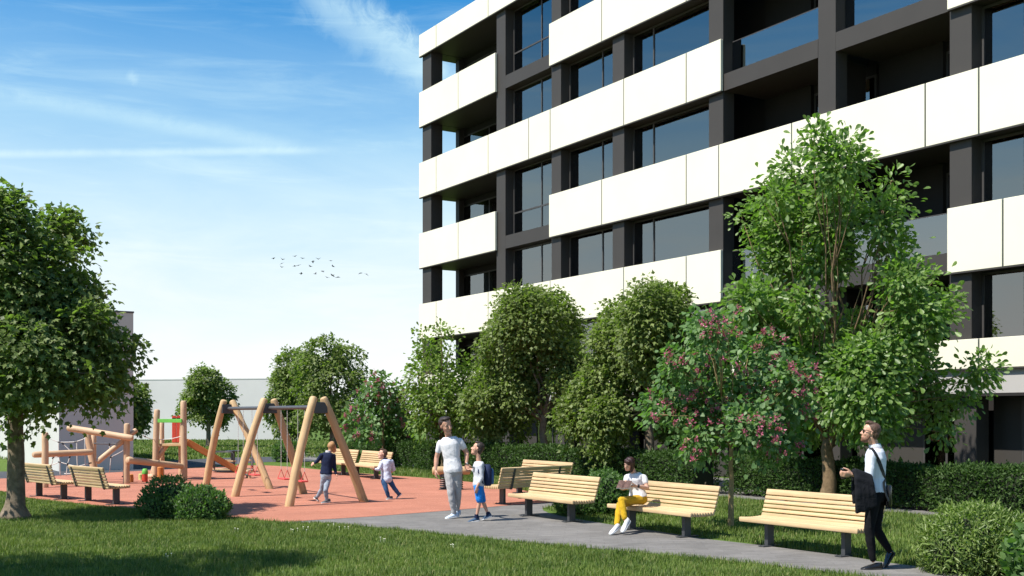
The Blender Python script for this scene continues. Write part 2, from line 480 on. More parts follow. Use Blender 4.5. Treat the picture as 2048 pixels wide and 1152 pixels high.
def smooth_poly(pts, n=6):
    out = []
    m = len(pts)
    for i in range(m):
        p0, p1, p2, p3 = (Vector(pts[(i + k - 1) % m][:2]) for k in range(4))
        for j in range(n):
            t = j / n
            out.append(0.5 * ((2 * p1) + (p2 - p0) * t + (2 * p0 - 5 * p1 + 4 * p2 - p3) * t * t + (3 * p1 - p0 - 3 * p2 + p3) * t ** 3))
    return [(p.x, p.y) for p in out]

def sheet(name, poly, z, mat):
    """a ground layer with a thin edge, each one a few millimetres above the one below"""
    b = MB(); b.prism(poly, z - 0.003, z)
    bm = bmesh.new(); bm.from_mesh(b.mesh(name)); bmesh.ops.triangulate(bm, faces=bm.faces)
    me = bpy.data.meshes.new(name); bm.to_mesh(me); bm.free()
    return tag(link(name, me, mat), kind='structure')

lawn = MB(); lawn.add([(-900, -60, 0), (900, -60, 0), (900, 1500, 0), (-900, 1500, 0)], [(0, 1, 2, 3)])
tag(lawn.build('lawn', M['turf']), kind='structure')

RUB = [G(*q) for q in ((-60, 958), (60, 955), (130, 951), (250, 944), (380, 937), (500, 931), (580, 934), (650, 941), (760, 950), (860, 957), (970, 968),
                       (1050, 982), (1100, 996), (1112, 1004), (1060, 1008), (1010, 1012), (920, 1020), (830, 1027), (740, 1034), (640, 1040), (560, 1044),
                       (450, 1034), (300, 1021), (230, 1015), (50, 996), (-60, 980))]
RUB = [Vector((-22, 34, 0)), *RUB, Vector((-22, 29, 0))]
RUBP = smooth_poly(RUB, 4)
sheet('playground_surface', RUBP, 0.010, M['rubber'])
PATH = [G(*q) for q in ((560, 1046), (590, 1041), (700, 1035), (830, 1026), (920, 1019), (1010, 1011), (1075, 1004), (1112, 998))]
PATH += [G(*q) for q in ((1120, 1008), (1085, 1018), (1110, 1030), (1180, 1043), (1250, 1054), (1320, 1064), (1400, 1077), (1470, 1085), (1560, 1096), (1640, 1106), (1720, 1117), (1830, 1133))]
PATH += [Vector((7.5, 10.6, 0)), Vector((6.3, 9.6, 0))]
PATH += [G(*q) for q in ((1850, 1170), (1740, 1154), (1640, 1143), (1450, 1121), (1250, 1103), (1060, 1086), (900, 1070), (760, 1056), (650, 1047))]
PATHP = smooth_poly(PATH, 3)
sheet('paved_path', PATHP, 0.006, M['paving'])
ASP = [G(*q) for q in ((-60, 946), (60, 942), (130, 937), (250, 929), (400, 918), (520, 914), (600, 915), (680, 921), (700, 927), (600, 923), (520, 925), (400, 934), (250, 947), (130, 957), (60, 962), (-60, 966))]
ASPP = smooth_poly(ASP, 3)
sheet('asphalt_footway', ASPP, 0.004, M['asphalt'])

# facade frame: corner point and directions, needed for the paving strip, the hedges and the building
FC = Vector((-4.09, 49.25, 0)); FD = Vector((0.530, -0.848, 0)).normalized(); FP = Vector((-FD.y, FD.x, 0))
FA = math.atan2(FD.y, FD.x)
def fpt(t, off): return FC + FD * t + FP * off
def T(px, off=0.0):
    u = (px - CPX) / FPX
    return (u * (FC.y + FP.y * off) - FC.x - FP.x * off) / (FD.x - FD.y * u)
strip = [fpt(-8, -5.3), fpt(44, -5.3), fpt(44, -0.2), fpt(-8, -0.2)]
sheet('building_forecourt', [(p.x, p.y) for p in strip], 0.008, M['paving'])
# ================================================================== apartment building
bld = empty('apartment_building', FC, FA, 'modern apartment building with cream panel bands, dark piers and blue-grey windows', 'apartment building')
# local axes: x along the facade, y inward from the panel face, z up
ROW = {2: (14.47, 15.99), 3: (11.37, 12.89), 4: (8.27, 9.79), 5: (5.17, 6.69), 6: (2.91, 3.59), 7: (17.57, 18.52)}
LINES = {
    7: [[838, 872, 976, 1057, 1100, 1247, 1372, 1441, 1583, 1850, 1957, 2110, 2200]],
    2: [[838, 916, 990], [1098, 1203, 1372, 1437, 1583, 1850, 1957, 2110, 2200]],
    3: [[838, 872, 976, 1057, 1100, 1247, 1372, 1441], [1894, 2005, 2110, 2200]],
    4: [[838, 916, 990], [1098, 1203, 1372, 1437, 1583, 1850, 1957, 2110, 2200]],
    5: [[838, 872, 976, 1057, 1100, 1247, 1372, 1441], [1894, 2005, 2110, 2200]],
    6: [[838, 916, 990, 1098, 1203, 1372, 1437, 1583, 1850, 1957, 2110, 2200]]}
rngp = random.Random(3)
for r, segs in LINES.items():
    z0, z1 = ROW[r]
    for seg in segs:
        ts = [T(x) for x in seg]
        for i in range(len(ts) - 1):
            g = 0.021
            a = ts[i] + (g if i else 0); b = ts[i + 1] - (g if i < len(ts) - 2 else 0)
            y0 = rngp.uniform(0.0, 0.004)
            MB().box(a, b, y0, 0.10, z0, z1).build('facade_panel', M['panel'], bld, bevel=0.006, seg=1)
        # dark carrier behind the joints, thin drip edge below
        MB().box(ts[0] + 0.02, ts[-1] - 0.02, 0.103, 0.125, z0 + 0.02, z1 - 0.02).build('panel_carrier', M['dark2'], bld)
        MB().box(ts[0], ts[-1], 0.004, 0.10, z0 - 0.035, z0 - 0.003).build('drip_edge', M['dark'], bld)

PIER = [(845, 862), (993, 1010.6), (1103, 1121.6), (1225, 1248), (1417.5, 1446), (1636, 1671), (1899, 1943), (2155, 2200)]
YF = 0.13                                                       # face of the dark frame
PT = [(T(a, YF), T(b, YF)) for a, b in PIER]
for i, (a, b) in enumerate(PT):
    dep = 0.57 if i == 0 else 0.45
    MB().box(a, b, YF, YF + dep, 2.91, 17.60).build('pier', M['dark'], bld, bevel=0.01, seg=1)
    MB().box(a, b, 0.30, 0.78, 0.0, 2.268).build('pier', M['dark'], bld, bevel=0.01, seg=1)
XE = PT[-1][1]
XL = T(838)
# floor slabs: visible edge where no panel covers it, soffit everywhere
LEV = [17.57, 14.47, 11.37, 8.27, 5.17]
for z in LEV:
    for i in range(7):
        a, b = PT[i][1] + 0.003, PT[i + 1][0] - 0.003
        if i in (0, 4, 5): MB().box(a, b, YF + 0.002, 2.05, z + 0.004, z + 0.50).build('floor_slab', M['dark'], bld)
        else: MB().box(a, b, YF + 0.002, 0.60, z + 0.004, z + 0.50).build('floor_slab', M['dark'], bld)
    MB().box(XL + 0.03, PT[0][1] - 0.05, YF + 0.575, 2.05, z + 0.006, z + 0.49).build('floor_slab', M['dark'], bld)
# recessed fascia under the lowest band, its shade put into the grey colour, and its dark lip
MB().box(XL + 0.02, XE, 0.10, 0.20, 2.34, 2.872).build('entrance_fascia', M['shaded_fascia'], bld)
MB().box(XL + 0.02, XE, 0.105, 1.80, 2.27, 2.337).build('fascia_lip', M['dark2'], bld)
# body of the building behind the facade
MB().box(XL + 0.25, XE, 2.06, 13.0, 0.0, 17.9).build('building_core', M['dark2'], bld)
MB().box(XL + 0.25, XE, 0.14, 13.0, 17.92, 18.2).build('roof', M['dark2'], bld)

def window(a, b, z0, z1, yw, mull=(), trans=(), sash=0.06, parent=bld, curt=None):
    """outer frame, mullions and transoms, and one pane per light"""
    fr = MB()
    fr.box(a, a + sash, yw, yw + 0.07, z0, z1); fr.box(b - sash, b, yw, yw + 0.07, z0, z1)
    fr.box(a + sash, b - sash, yw, yw + 0.07, z0, z0 + sash); fr.box(a + sash, b - sash, yw, yw + 0.07, z1 - sash, z1)
    xs = [a + sash] + [v for m in mull for v in (m - sash / 2, m + sash / 2)] + [b - sash]
    zs = [z0 + sash] + [v for m in trans for v in (m - sash / 2, m + sash / 2)] + [z1 - sash]
    for m in mull: fr.box(m - sash / 2, m + sash / 2, yw + 0.002, yw + 0.068, z0 + sash, z1 - sash)
    for m in trans:
        for k in range(0, len(xs), 2): fr.box(xs[k], xs[k + 1], yw + 0.003, yw + 0.066, m - sash / 2, m + sash / 2)
    wn = fr.build('window', M['winframe'], parent)
    for i in range(0, len(xs), 2):
        for j in range(0, len(zs), 2):
            MB().box(xs[i] + 0.002, xs[i + 1] - 0.002, yw + 0.025, yw + 0.04, zs[j] + 0.002, zs[j + 1] - 0.002).build('pane', M['glass'], wn)
    if curt is not None:
        w_ = b - a
        for s_, fr_ in curt:
            x0, x1 = (a + 0.05, a + w_ * fr_) if s_ < 0 else (b - w_ * fr_, b - 0.05)
            n = max(6, int((x1 - x0) / 0.07)); n += n % 2
            pts = [(x0 + (x1 - x0) * i / n, yw + 0.30 + (0.035 if i % 2 else -0.035)) for i in range(n + 1)]
            cm = MB()
            m = len(pts)
            vs = [(x, y, z) for z in (z0 + 0.02, z1) for x, y in pts] + [(x, y + 0.012, z) for z in (z0 + 0.02, z1) for x, y in pts]
            fs = []
            for i in range(m - 1):
                fs += [(i, i + 1, m + i + 1, m + i), (2 * m + i, 3 * m + i, 3 * m + i + 1, 2 * m + i + 1)]
            fs += [(0, m, 3 * m, 2 * m), (m - 1, 3 * m - 1, 4 * m - 1, 2 * m - 1)]
            cm.add(vs, fs).build('curtain', M['curtain'], wn)
    return wn

rc = random.Random(12)
def curtains():
    k = rc.random()
    if k < 0.22: return []
    return [(-1, rc.uniform(.12, .30))] * (k < 0.75) + [(1, rc.uniform(.12, .34))] * (k > 0.5)
GAPS = [(15.99, 17.57, 0), (12.89, 14.47, 1), (9.79, 11.37, 2), (6.69, 8.27, 3), (3.59, 5.17, 4)]
YW = 0.50
MULL = {1: 1083, 2: 1205, 3: 1307, 6: 2050}
for bay in (1, 2, 3, 6):
    a, b = PT[bay][1] + 0.002, PT[bay + 1][0] - 0.002
    mt = T(MULL[bay], YW)
    for z0, z1, k in GAPS:
        if bay == 1 and k in (0, 2):
            window(a, b, z0 - 1.00, z1 - 0.02, YW, (mt,), (z0 - 0.13,), curt=curtains())
        else:
            window(a, b, z0 - 0.12, z1 - 0.02, YW, (mt,), curt=curtains())
        # wall behind the panel band below the window
        if not (bay == 1 and k in (0, 2)):
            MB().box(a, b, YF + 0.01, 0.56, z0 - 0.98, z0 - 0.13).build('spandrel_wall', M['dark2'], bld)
# loggias
YB = 1.95
for bay in (0, 4, 5):
    a, b = PT[bay][1], PT[bay + 1][0]
    for z0, z1, k in GAPS:
        zf = z0 - 1.015
        if bay == 0:
            x0 = XL + 0.30
            MB().box(x0, x0 + 0.30, 1.68, YB - 0.002, zf, z1).build('rear_pier', M['dark'], bld)
            wa = T(925, YB); wb = b + 0.15
            window(wa, wb, zf + 0.02, z1 - 0.25, YB, ((wa * 0.62 + wb * 0.38),))
            MB().box(wa, wb, YB, YB + 0.1, z1 - 0.248, z1).build('window_head', M['dark2'], bld)
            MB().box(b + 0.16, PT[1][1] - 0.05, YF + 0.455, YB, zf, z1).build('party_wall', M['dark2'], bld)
        else:
            wa = a + (b - a) * (0.58 if bay == 5 else 0.50)
            MB().box(a, wa - 0.003, YB - 0.12, YB + 0.1, zf, z1).build('rear_wall', M['dark2'], bld)
            window(wa, b + 0.4, zf + 0.02, z1 - 0.25, YB, ((wa + b) / 2 + 0.3,))
            MB().box(wa, b + 0.4, YB, YB + 0.1, z1 - 0.248, z1).build('window_head', M['dark2'], bld)
            if bay == 4:
                MB().box(b + 0.02, b + 0.16, YF + 0.455, YB - 0.13, zf, z1).build('party_wall', M['dark2'], bld)
        if bay in (4, 5) and k in (1, 3):
            xa, xb = a + 0.012, b - 0.012
            bal = MB().box(xa, xb, 0.50, 0.515, z0 - 0.985, z0 - 0.02).build('glass_balustrade', M['rail_glass'], bld)
            MB().box(xa, xb, 0.495, 0.52, z0 - 0.018, z0 + 0.006).build('top_rail', M['winframe'], bal)
        if bay == 0 and k == 4:
            MB().box(a, b, 0.30, 0.34, z0 + 0.03, z0 + 0.075).build('handrail', M['winframe'], bld)
# ground floor: set-back walls and shopfront glass between the piers
for i in range(7):
    a, b = PT[i][1] + 0.003, PT[i + 1][0] - 0.003
    y = 0.95
    if i in (0, 5):
        m = a + (b - a) * 0.60
        MB().box(a, m, y, y + 0.2, 0, 2.265).build('ground_floor_wall', M['dark'], bld)
        window(m + 0.003, b + 0.3, 0.15, 2.26, y, ((m + b) / 2,))
        MB().box(m + 0.003, b + 0.3, y, y + 0.2, 0, 0.148).build('plinth', M['dark2'], bld)
    else:
        m = a + (b - a) * 0.28
        MB().box(a, m, y, y + 0.2, 0, 2.265).build('ground_floor_wall', M['dark'], bld)
        window(m + 0.003, b + 0.3, 0.15, 2.26, y, (m + (b - m) * 0.5,))
        MB().box(m + 0.003, b + 0.3, y, y + 0.2, 0, 0.148).build('plinth', M['dark2'], bld)

# ================================================================== plain buildings behind the playground
gc = G(118, 943)
gb = empty('grey_building', gc, FA, 'plain grey windowless building with a shaded end wall behind the climbing frame', 'building')
# local x = FD (towards the camera side), local y = FP (away, to the side)
MB().box(-14, 0, 0, 2.35, 0, 5.25).build('wall', M['wallgrey'], gb)
MB().box(-14.02, 0.02, -0.02, 2.37, 5.253, 5.31).build('roof_edge', M['steel'], gb)
ww = empty('boundary_wall', (0, 0, 0), 0, 'long plain pale grey wall closing off the far lawn', 'wall')
p0, p1 = AT(150, 880, 84.0), AT(600, 880, 79.5)
dv = (Vector((p1.x, p1.y, 0)) - Vector((p0.x, p0.y, 0))); L = dv.length; dv.normalize()
ww.location = (p0.x, p0.y, 0); ww.rotation_euler = (0, 0, math.atan2(dv.y, dv.x))
MB().box(0, L, 0, 0.4, 0, 4.38).build('wall_face', M['wallwhite'], ww)
MB().box(-0.02, L + 0.02, -0.02, 0.42, 4.383, 4.45).build('coping', M['wallwhite'], ww)
# ================================================================== vegetation
# leaf outlines (along, across, lift), first vertex at the stalk
def fan(pts): return np.array(pts, float), np.array([(0, i, i + 1) for i in range(1, len(pts) - 1)])
LEAF = {
    'maple': fan([(0, 0, 0), (0.05, -0.34, -0.06), (0.28, -0.22, 0), (0.42, -0.56, -0.14), (0.60, -0.20, 0.02), (1.0, 0, -0.16), (0.60, 0.20, 0.02), (0.42, 0.56, -0.14), (0.28, 0.22, 0), (0.05, 0.34, -0.06)]),
    'maple_small': fan([(0, 0, 0), (0.30, -0.45, -0.1), (0.52, -0.2, 0.02), (1.0, 0, -0.14), (0.52, 0.2, 0.02), (0.30, 0.45, -0.1)]),
    'oak': fan([(0, 0, 0), (0.28, -0.13, 0.03), (0.55, -0.27, 0.06), (0.82, -0.27, 0.03), (1.0, -0.10, -0.04), (1.0, 0.10, -0.04), (0.82, 0.27, 0.03), (0.55, 0.27, 0.06), (0.28, 0.13, 0.03)]),
    'heart': fan([(0, 0, 0), (-0.08, -0.26, 0.04), (0.30, -0.46, 0.05), (0.72, -0.26, -0.02), (1.0, 0, -0.1), (0.72, 0.26, -0.02), (0.30, 0.46, 0.05), (-0.08, 0.26, 0.04)]),
    'oval': fan([(0, 0, 0), (0.40, -0.28, 0.05), (1.0, 0, -0.08), (0.40, 0.28, 0.05)]),
    'lance': fan([(0, 0, 0), (0.40, -0.13, 0.04), (1.0, 0, -0.12), (0.40, 0.13, 0.04)]),
}

def unit(a): return a / np.maximum(np.linalg.norm(a, axis=-1, keepdims=True), 1e-9)

def leaves(name, P, Tn, N, size, kind):
    V, F = LEAF[kind]
    Tn = unit(Tn); B = unit(np.cross(N, Tn)); N = np.cross(Tn, B)
    n, k = len(P), len(V)
    sz = size[:, None, None]
    W = P[:, None, :] + sz * (V[None, :, 0:1] * Tn[:, None] + V[None, :, 1:2] * B[:, None] + V[None, :, 2:3] * N[:, None])
    tr = (F[None] + (np.arange(n) * k)[:, None, None]).reshape(-1, 3)
    return tri_mesh(name, W.reshape(-1, 3), tr)

def lobes_px(lst, Y, rng, depth=0.75, squash=0.85):
    """crown lobes read off the photograph, set in depth round the trunk: centre + radius in metres"""
    k = FPX / Y
    out = []
    lst = [tuple(q) + (0,) * (4 - len(q)) for q in lst]
    for i, (px, py, r, _) in enumerate(lst):
        c = AT(px, py, Y); R = r / k
        out.append((c, R))
    xs = np.array([c.x for c, _ in out]); mid = xs.mean(); half = max(abs(xs - mid).max(), 0.3)
    res = []
    for i, (c, R) in enumerate(out):
        room = math.sqrt(max(0.0, 1 - min(1.0, abs(c.x - mid) / (half * 1.15)) ** 2)) * half * depth
        dy = (-1, 1, 0.1)[i % 3] * room * rng.uniform(0.35, 1.0)
        if lst[i][3]: dy = lst[i][3] * max(room, 0.5)
        res.append((Vector((c.x, c.y + dy, c.z)), R))
    return res

def crown_points(lobes, nclu, per, rng, clu_r=0.32, flat=0.4, shell=(0.62, 1.02), droop=0.25, upw=0.75):
    """leaf clusters over the shells of the lobes; returns positions, tangents, normals, cluster centres"""
    w = np.array([R * R for _, R in lobes]); w /= w.sum()
    C = np.array([list(c) for c, _ in lobes]); R = np.array([r for _, r in lobes])
    mid = C.mean(0)
    idx = rng.choice(len(lobes), nclu * 2, p=w)
    d = unit(rng.normal(size=(nclu * 2, 3)))
    cc = C[idx] + d * (R[idx] * rng.uniform(shell[0], shell[1], nclu * 2))[:, None]
    # drop most clusters that lie deep inside another lobe
    dist = np.linalg.norm(cc[:, None] - C[None], axis=2) / R[None]
    deep = (dist < 0.55).any(1) & (rng.random(nclu * 2) < 0.8)
    cc, d = cc[~deep][:nclu], d[~deep][:nclu]
    n = len(cc)
    out = unit(d * 0.8 + unit(cc - mid) * 0.5)
    ax = unit(out * 0.8 + np.array([0, 0, upw]) + rng.normal(size=(n, 3)) * 0.2)
    k = per
    off = rng.normal(size=(n, k, 3)) * clu_r * 0.55
    h = (off * ax[:, None]).sum(2, keepdims=True)
    off = off - ax[:, None] * h * (1 - flat)
    P = cc[:, None] + off
    rr = (off ** 2).sum(2, keepdims=True) / (clu_r ** 2)
    P[..., 2:3] -= rr * droop * clu_r
    N = unit(ax[:, None] + rng.normal(size=(n, k, 3)) * 0.42 + off * 0.8)
    Tn = off + out[:, None] * 0.15 + rng.normal(size=(n, k, 3)) * 0.12; Tn[..., 2] -= 0.10
    return P.reshape(-1, 3), Tn.reshape(-1, 3), N.reshape(-1, 3), cc

def curve(p0, p1, rng, n=6, sag=0.12, start_dir=None):
    p0, p1 = Vector(p0), Vector(p1); L = (p1 - p0).length
    c1 = p0 + (start_dir or Vector((0, 0, 1))) * L * 0.4
    pts = []
    for i in range(n + 1):
        t = i / n
        q = p0 * (1 - t) ** 2 + c1 * 2 * t * (1 - t) + p1 * t * t
        if 0 < i < n: q = q + Vector(rng.normal(size=3)) * L * 0.02
        pts.append(q)
    return pts

def trunk_mesh(base, fork_z, r0, lobes, rng, lean=(0, 0), stems=1, twigs=None, ntwig=60, flare=1.5, limb_r=0.42, n=10):
    mb = MB()
    base = Vector(base)
    fork = Vector((base.x + lean[0], base.y + lean[1], fork_z))
    pts = [base + Vector((0, 0, -0.05)), base + Vector((0, 0, 0.06)), base + Vector((0, 0, 0.22))]
    radii = [r0 * flare, r0 * (0.35 + 0.65 * flare), r0 * 1.08]
    m = 6
    for i in range(1, m + 1):
        t = i / m
        p = base.lerp(fork, t)
        if p.z < 0.3: continue
        pts.append(p + Vector((rng.normal() * r0 * 0.12, rng.normal() * r0 * 0.12, 0))); radii.append(r0 * (1.0 - 0.28 * t))
    mb.tube(pts, radii, n)
    tips = []
    order = sorted(lobes, key=lambda q: -q[1])
    for (c, R) in order:
        up = max(0.0, min(1.0, (c.z - fork_z) / 2.0))
        s = base.lerp(fork, rng.uniform(0.82, 1.0))
        e = Vector(c) + Vector(rng.normal(size=3)) * R * 0.15
        sd = Vector(((e.x - s.x) * 0.35, (e.y - s.y) * 0.35, 0.6 + up)).normalized()
        cv = curve(s, e, rng, 6, start_dir=sd)
        ra = r0 * limb_r * min(1.0, 0.5 + R)
        mb.tube(cv, [max(ra * (1 - 0.82 * i / 6), 0.006) for i in range(7)], 6)
        tips.append((e, R, cv))
    if twigs is not None and len(twigs):
        pick = twigs[rng.choice(len(twigs), min(ntwig, len(twigs)), replace=False)]
        for q in pick:
            q = Vector(q)
            e, R, cv = min(tips, key=lambda t: (t[0] - q).length)
            s = cv[rng.integers(3, 7)]
            mb.tube(curve(s, q, rng, 3, start_dir=Vector((q - s)).normalized()), [0.014, 0.010, 0.007, 0.004], 4)
    return mb

def tree(name, label, base, lobes, leaf, mat, barkmat, r0, fork_z, nclu, per, size, seed, clu_r=0.32, flat=0.4, group=None,
         parts=0, stems=None, shell=(0.62, 1.02), lean=(0, 0), flare=1.5, ntwig=60, category='tree', droop=0.25, limb_r=0.42, upw=0.55, shrink=0.42):
    rng = np.random.default_rng(seed)
    root = empty(name, base, 0, label, category, group)
    b = Vector(base)
    lobes = [(c, max(R - shrink * clu_r, 0.5 * R)) for c, R in lobes]
    P, Tn, N, cc = crown_points(lobes, nclu, per, rng, clu_r, flat, shell, droop, upw)
    keep = P[:, 2] > 0.25
    P, Tn, N = P[keep], Tn[keep], N[keep]
    sz = size * rng.uniform(0.65, 1.2, len(P))
    tm = trunk_mesh(b, fork_z, r0, lobes, rng, lean, twigs=cc, ntwig=ntwig, flare=flare, limb_r=limb_r)
    me = tm.mesh('trunk', True)
    me.transform(Matrix.Translation(-b))
    link('trunk', me, barkmat, root)
    own = np.zeros(len(P), bool)
    if parts:
        # the leaves that show largest: nearest ones on the camera's side of the crown, built one by one
        d = np.linalg.norm(P - np.array([0, 0, CAM_H]), axis=1)
        face = np.abs((unit(N) * unit(np.array([0, 0, CAM_H]) - P)).sum(1))
        score = d - 1.6 * face * sz / size + rng.uniform(0, 1.2, len(P))
        own[np.argsort(score)[:parts]] = True
    lm = leaves('foliage', P[~own] - np.array(b), Tn[~own], N[~own], sz[~own], leaf)
    tag(link('foliage', lm, mat, root), kind='stuff')
    if parts:
        V, F = LEAF[leaf]
        me1 = tri_mesh('leaf', V, F); me1.materials.append(mat)
        T1 = unit(Tn[own]); B1 = unit(np.cross(N[own], T1)); N1 = np.cross(T1, B1)
        for p, t_, b_, n_, s_ in zip(P[own] - np.array(b), T1, B1, N1, sz[own]):
            o = bpy.data.objects.new('leaf', me1); COL.objects.link(o); o.parent = root
            o.matrix_basis = Matrix(((t_[0] * s_, b_[0] * s_, n_[0] * s_, p[0]), (t_[1] * s_, b_[1] * s_, n_[1] * s_, p[1]), (t_[2] * s_, b_[2] * s_, n_[2] * s_, p[2]), (0, 0, 0, 1)))
    return root, cc, rng

GM = 'round-crowned maples'
def lob(lst, Y, seed, depth=0.8): return lobes_px(lst, Y, np.random.default_rng(seed), depth)

# the big maple beside the shaded benches
Bm = G(30, 1036)
tree('maple_tree', 'large dark maple with a thick trunk on the lawn beside the two shaded benches', Bm,
     lob([(20, 445, 78), (85, 445, 66), (118, 512, 52), (40, 560, 110), (112, 580, 68), (175, 570, 34), (200, 640, 48), (232, 690, 38), (180, 720, 88), (90, 720, 105), (0, 700, 110),
          (-55, 590, 75), (228, 755, 36), (150, 780, 44), (60, 806, 50), (-20, 815, 50), (195, 780, 32), (100, 640, 95)], Bm.y, 11, 0.9),
     'maple', M['maple_dark'], M['bark'], 0.165, 2.3, 1150, 24, 0.118, 21, clu_r=0.38, flat=0.35, group=GM, parts=300, flare=1.9)
# mid-distance maples along the hedge
B7 = G(1087, 952)
tree('maple_tree', 'round maple with a bare thick trunk behind the two benches standing back to back', B7,
     lob([(1060, 640, 72), (1112, 650, 68), (1018, 690, 68), (1132, 715, 48), (998, 760, 62), (1075, 725, 66, .6), (1130, 770, 42), (985, 822, 46), (1028, 832, 48, .8), (1132, 826, 36, .8), (962, 770, 30), (1070, 600, 40), (958, 805, 42), (975, 842, 38), (1148, 800, 36), (1158, 745, 34), (1020, 640, 45), (1030, 780, 60), (1032, 612, 48), (1108, 608, 46)], B7.y, 12),
     'maple_small', M['maple'], M['bark'], 0.135, 1.95, 1250, 28, 0.125, 22, clu_r=0.36, flat=0.35, group=GM, parts=0)
B8 = G(1299, 976)
tree('maple_tree', 'round maple with a thick shaded trunk directly behind the reading woman', B8,
     lob([(1288, 625, 68), (1345, 640, 64), (1232, 680, 60), (1300, 700, 74), (1380, 700, 42), (1205, 760, 58), (1285, 760, 62, .6), (1360, 770, 58), (1178, 820, 48), (1228, 846, 54, .8), (1362, 846, 42, .8), (1152, 850, 30), (1200, 885, 28), (1388, 655, 28), (1310, 590, 36), (1292, 665, 72, -.8), (1150, 822, 44), (1182, 775, 46), (1205, 826, 48, -.5), (1392, 730, 44), (1372, 815, 42), (1330, 720, 60, -.8), (1248, 622, 46), (1345, 598, 44)], B8.y, 13),
     'maple_small', M['maple'], M['bark'], 0.145, 1.75, 1450, 28, 0.115, 23, clu_r=0.33, flat=0.35, group=GM, parts=0)
# maples beyond the playground
FARM = [((235, 912), [(232, 785, 45), (262, 795, 38), (272, 832, 32), (225, 835, 42)], 'dark round maple half hidden behind the plain grey building', 0.10, 31),
        ((417, 895), [(412, 762, 36), (398, 790, 40), (440, 787, 36), (380, 815, 26), (420, 818, 38), (452, 815, 22), (400, 838, 12), (435, 838, 14)], 'lone round maple on the far lawn in front of the pale wall', 0.14, 32),
        ((667, 906), [(655, 708, 48), (692, 715, 42), (618, 745, 45), (668, 765, 62), (722, 755, 26), (640, 815, 52), (700, 815, 45), (608, 838, 32), (670, 858, 28)], 'tallest maple beyond the playground, behind the boy in the navy sweater', 0.19, 33),
        ((585, 900), [(588, 727, 40), (563, 758, 32), (558, 808, 34), (600, 778, 45), (588, 838, 38), (543, 828, 18), (570, 858, 20)], 'smaller maple beyond the playground, beside the tallest one behind the swing', 0.15, 34)]
for (bp, ll, lab, r0, sd) in FARM:
    B = G(*bp)
    tree('maple_tree', lab, B, lob(ll, B.y, sd), 'maple_small', M['maple'], M['bark'], r0, 1.75, 430, 22, 0.18, sd, clu_r=0.34, flat=0.35, group=GM, ntwig=25)

# tree standing outside the frame whose shade lies on the lawn in front
Bs = Vector((-9.2, 10.6, 0))
shade_lobes = [(Vector((Bs.x + x, Bs.y + y, z)), r) for x, y, z, r in ((0, 0, 9.6, 1.1), (.3, .2, 8.6, 1.4), (0, 0, 8.0, 1.1), (-.8, .4, 7, 1.3), (.9, -.4, 6.8, 1.2), (0, .9, 6, 1.3), (-1, -.8, 5.6, 1.3), (1.3, .6, 5.2, 1.2), (0, -1.2, 4.6, 1.2), (-1.2, .7, 4.2, 1.2), (.8, .9, 3.6, 1.2), (.4, -.6, 3.0, 1.0), (1.2, -1, 4, .9))]
tree('maple_tree', 'maple whose shade falls over the grass at the front of the lawn', Bs, shade_lobes, 'maple_small', M['maple'], M['bark'], 0.17, 2.2, 330, 20, 0.22, 41, clu_r=0.45, group=GM, ntwig=10)

# tall light green tree behind the walking man
Bo = G(1656, 1009)
tree('oak_tree', 'tall uneven light green tree with large leaves behind the bench near the walking man', Bo,
     lob([(1600, 302, 26), (1640, 290, 22), (1585, 340, 40), (1645, 345, 50), (1710, 385, 42), (1785, 360, 26), (1525, 405, 34), (1590, 425, 58), (1660, 435, 62), (1735, 440, 36), (1575, 500, 56), (1650, 515, 52), (1735, 480, 34), (1498, 420, 18),
          (1525, 600, 44), (1590, 620, 36), (1555, 665, 62), (1498, 650, 38), (1765, 575, 42), (1825, 570, 42), (1868, 562, 24), (1795, 640, 56), (1725, 655, 46), (1640, 700, 58), (1735, 720, 66), (1825, 705, 50), (1600, 755, 66),
          (1680, 790, 76), (1775, 785, 56), (1858, 765, 40), (1922, 745, 30), (1962, 765, 15), (1888, 825, 34), (1705, 848, 46), (1632, 840, 50), (1775, 842, 34), (1850, 862, 18), (1915, 845, 15), (1800, 395, 18), (1482, 605, 34), (1850, 620, 44), (1895, 600, 26), (1765, 505, 36), (1690, 740, 60, -.8), (1560, 720, 56), (1905, 790, 34), (1830, 800, 46)], Bo.y, 14, 0.55),
     'oak', M['oak'], M['bark_light'], 0.155, 1.35, 1750, 18, 0.138, 24, clu_r=0.30, flat=0.75, shrink=0.36, parts=300, shell=(0.5, 1.22), ntwig=240, droop=0.1, limb_r=0.30, upw=0.35)
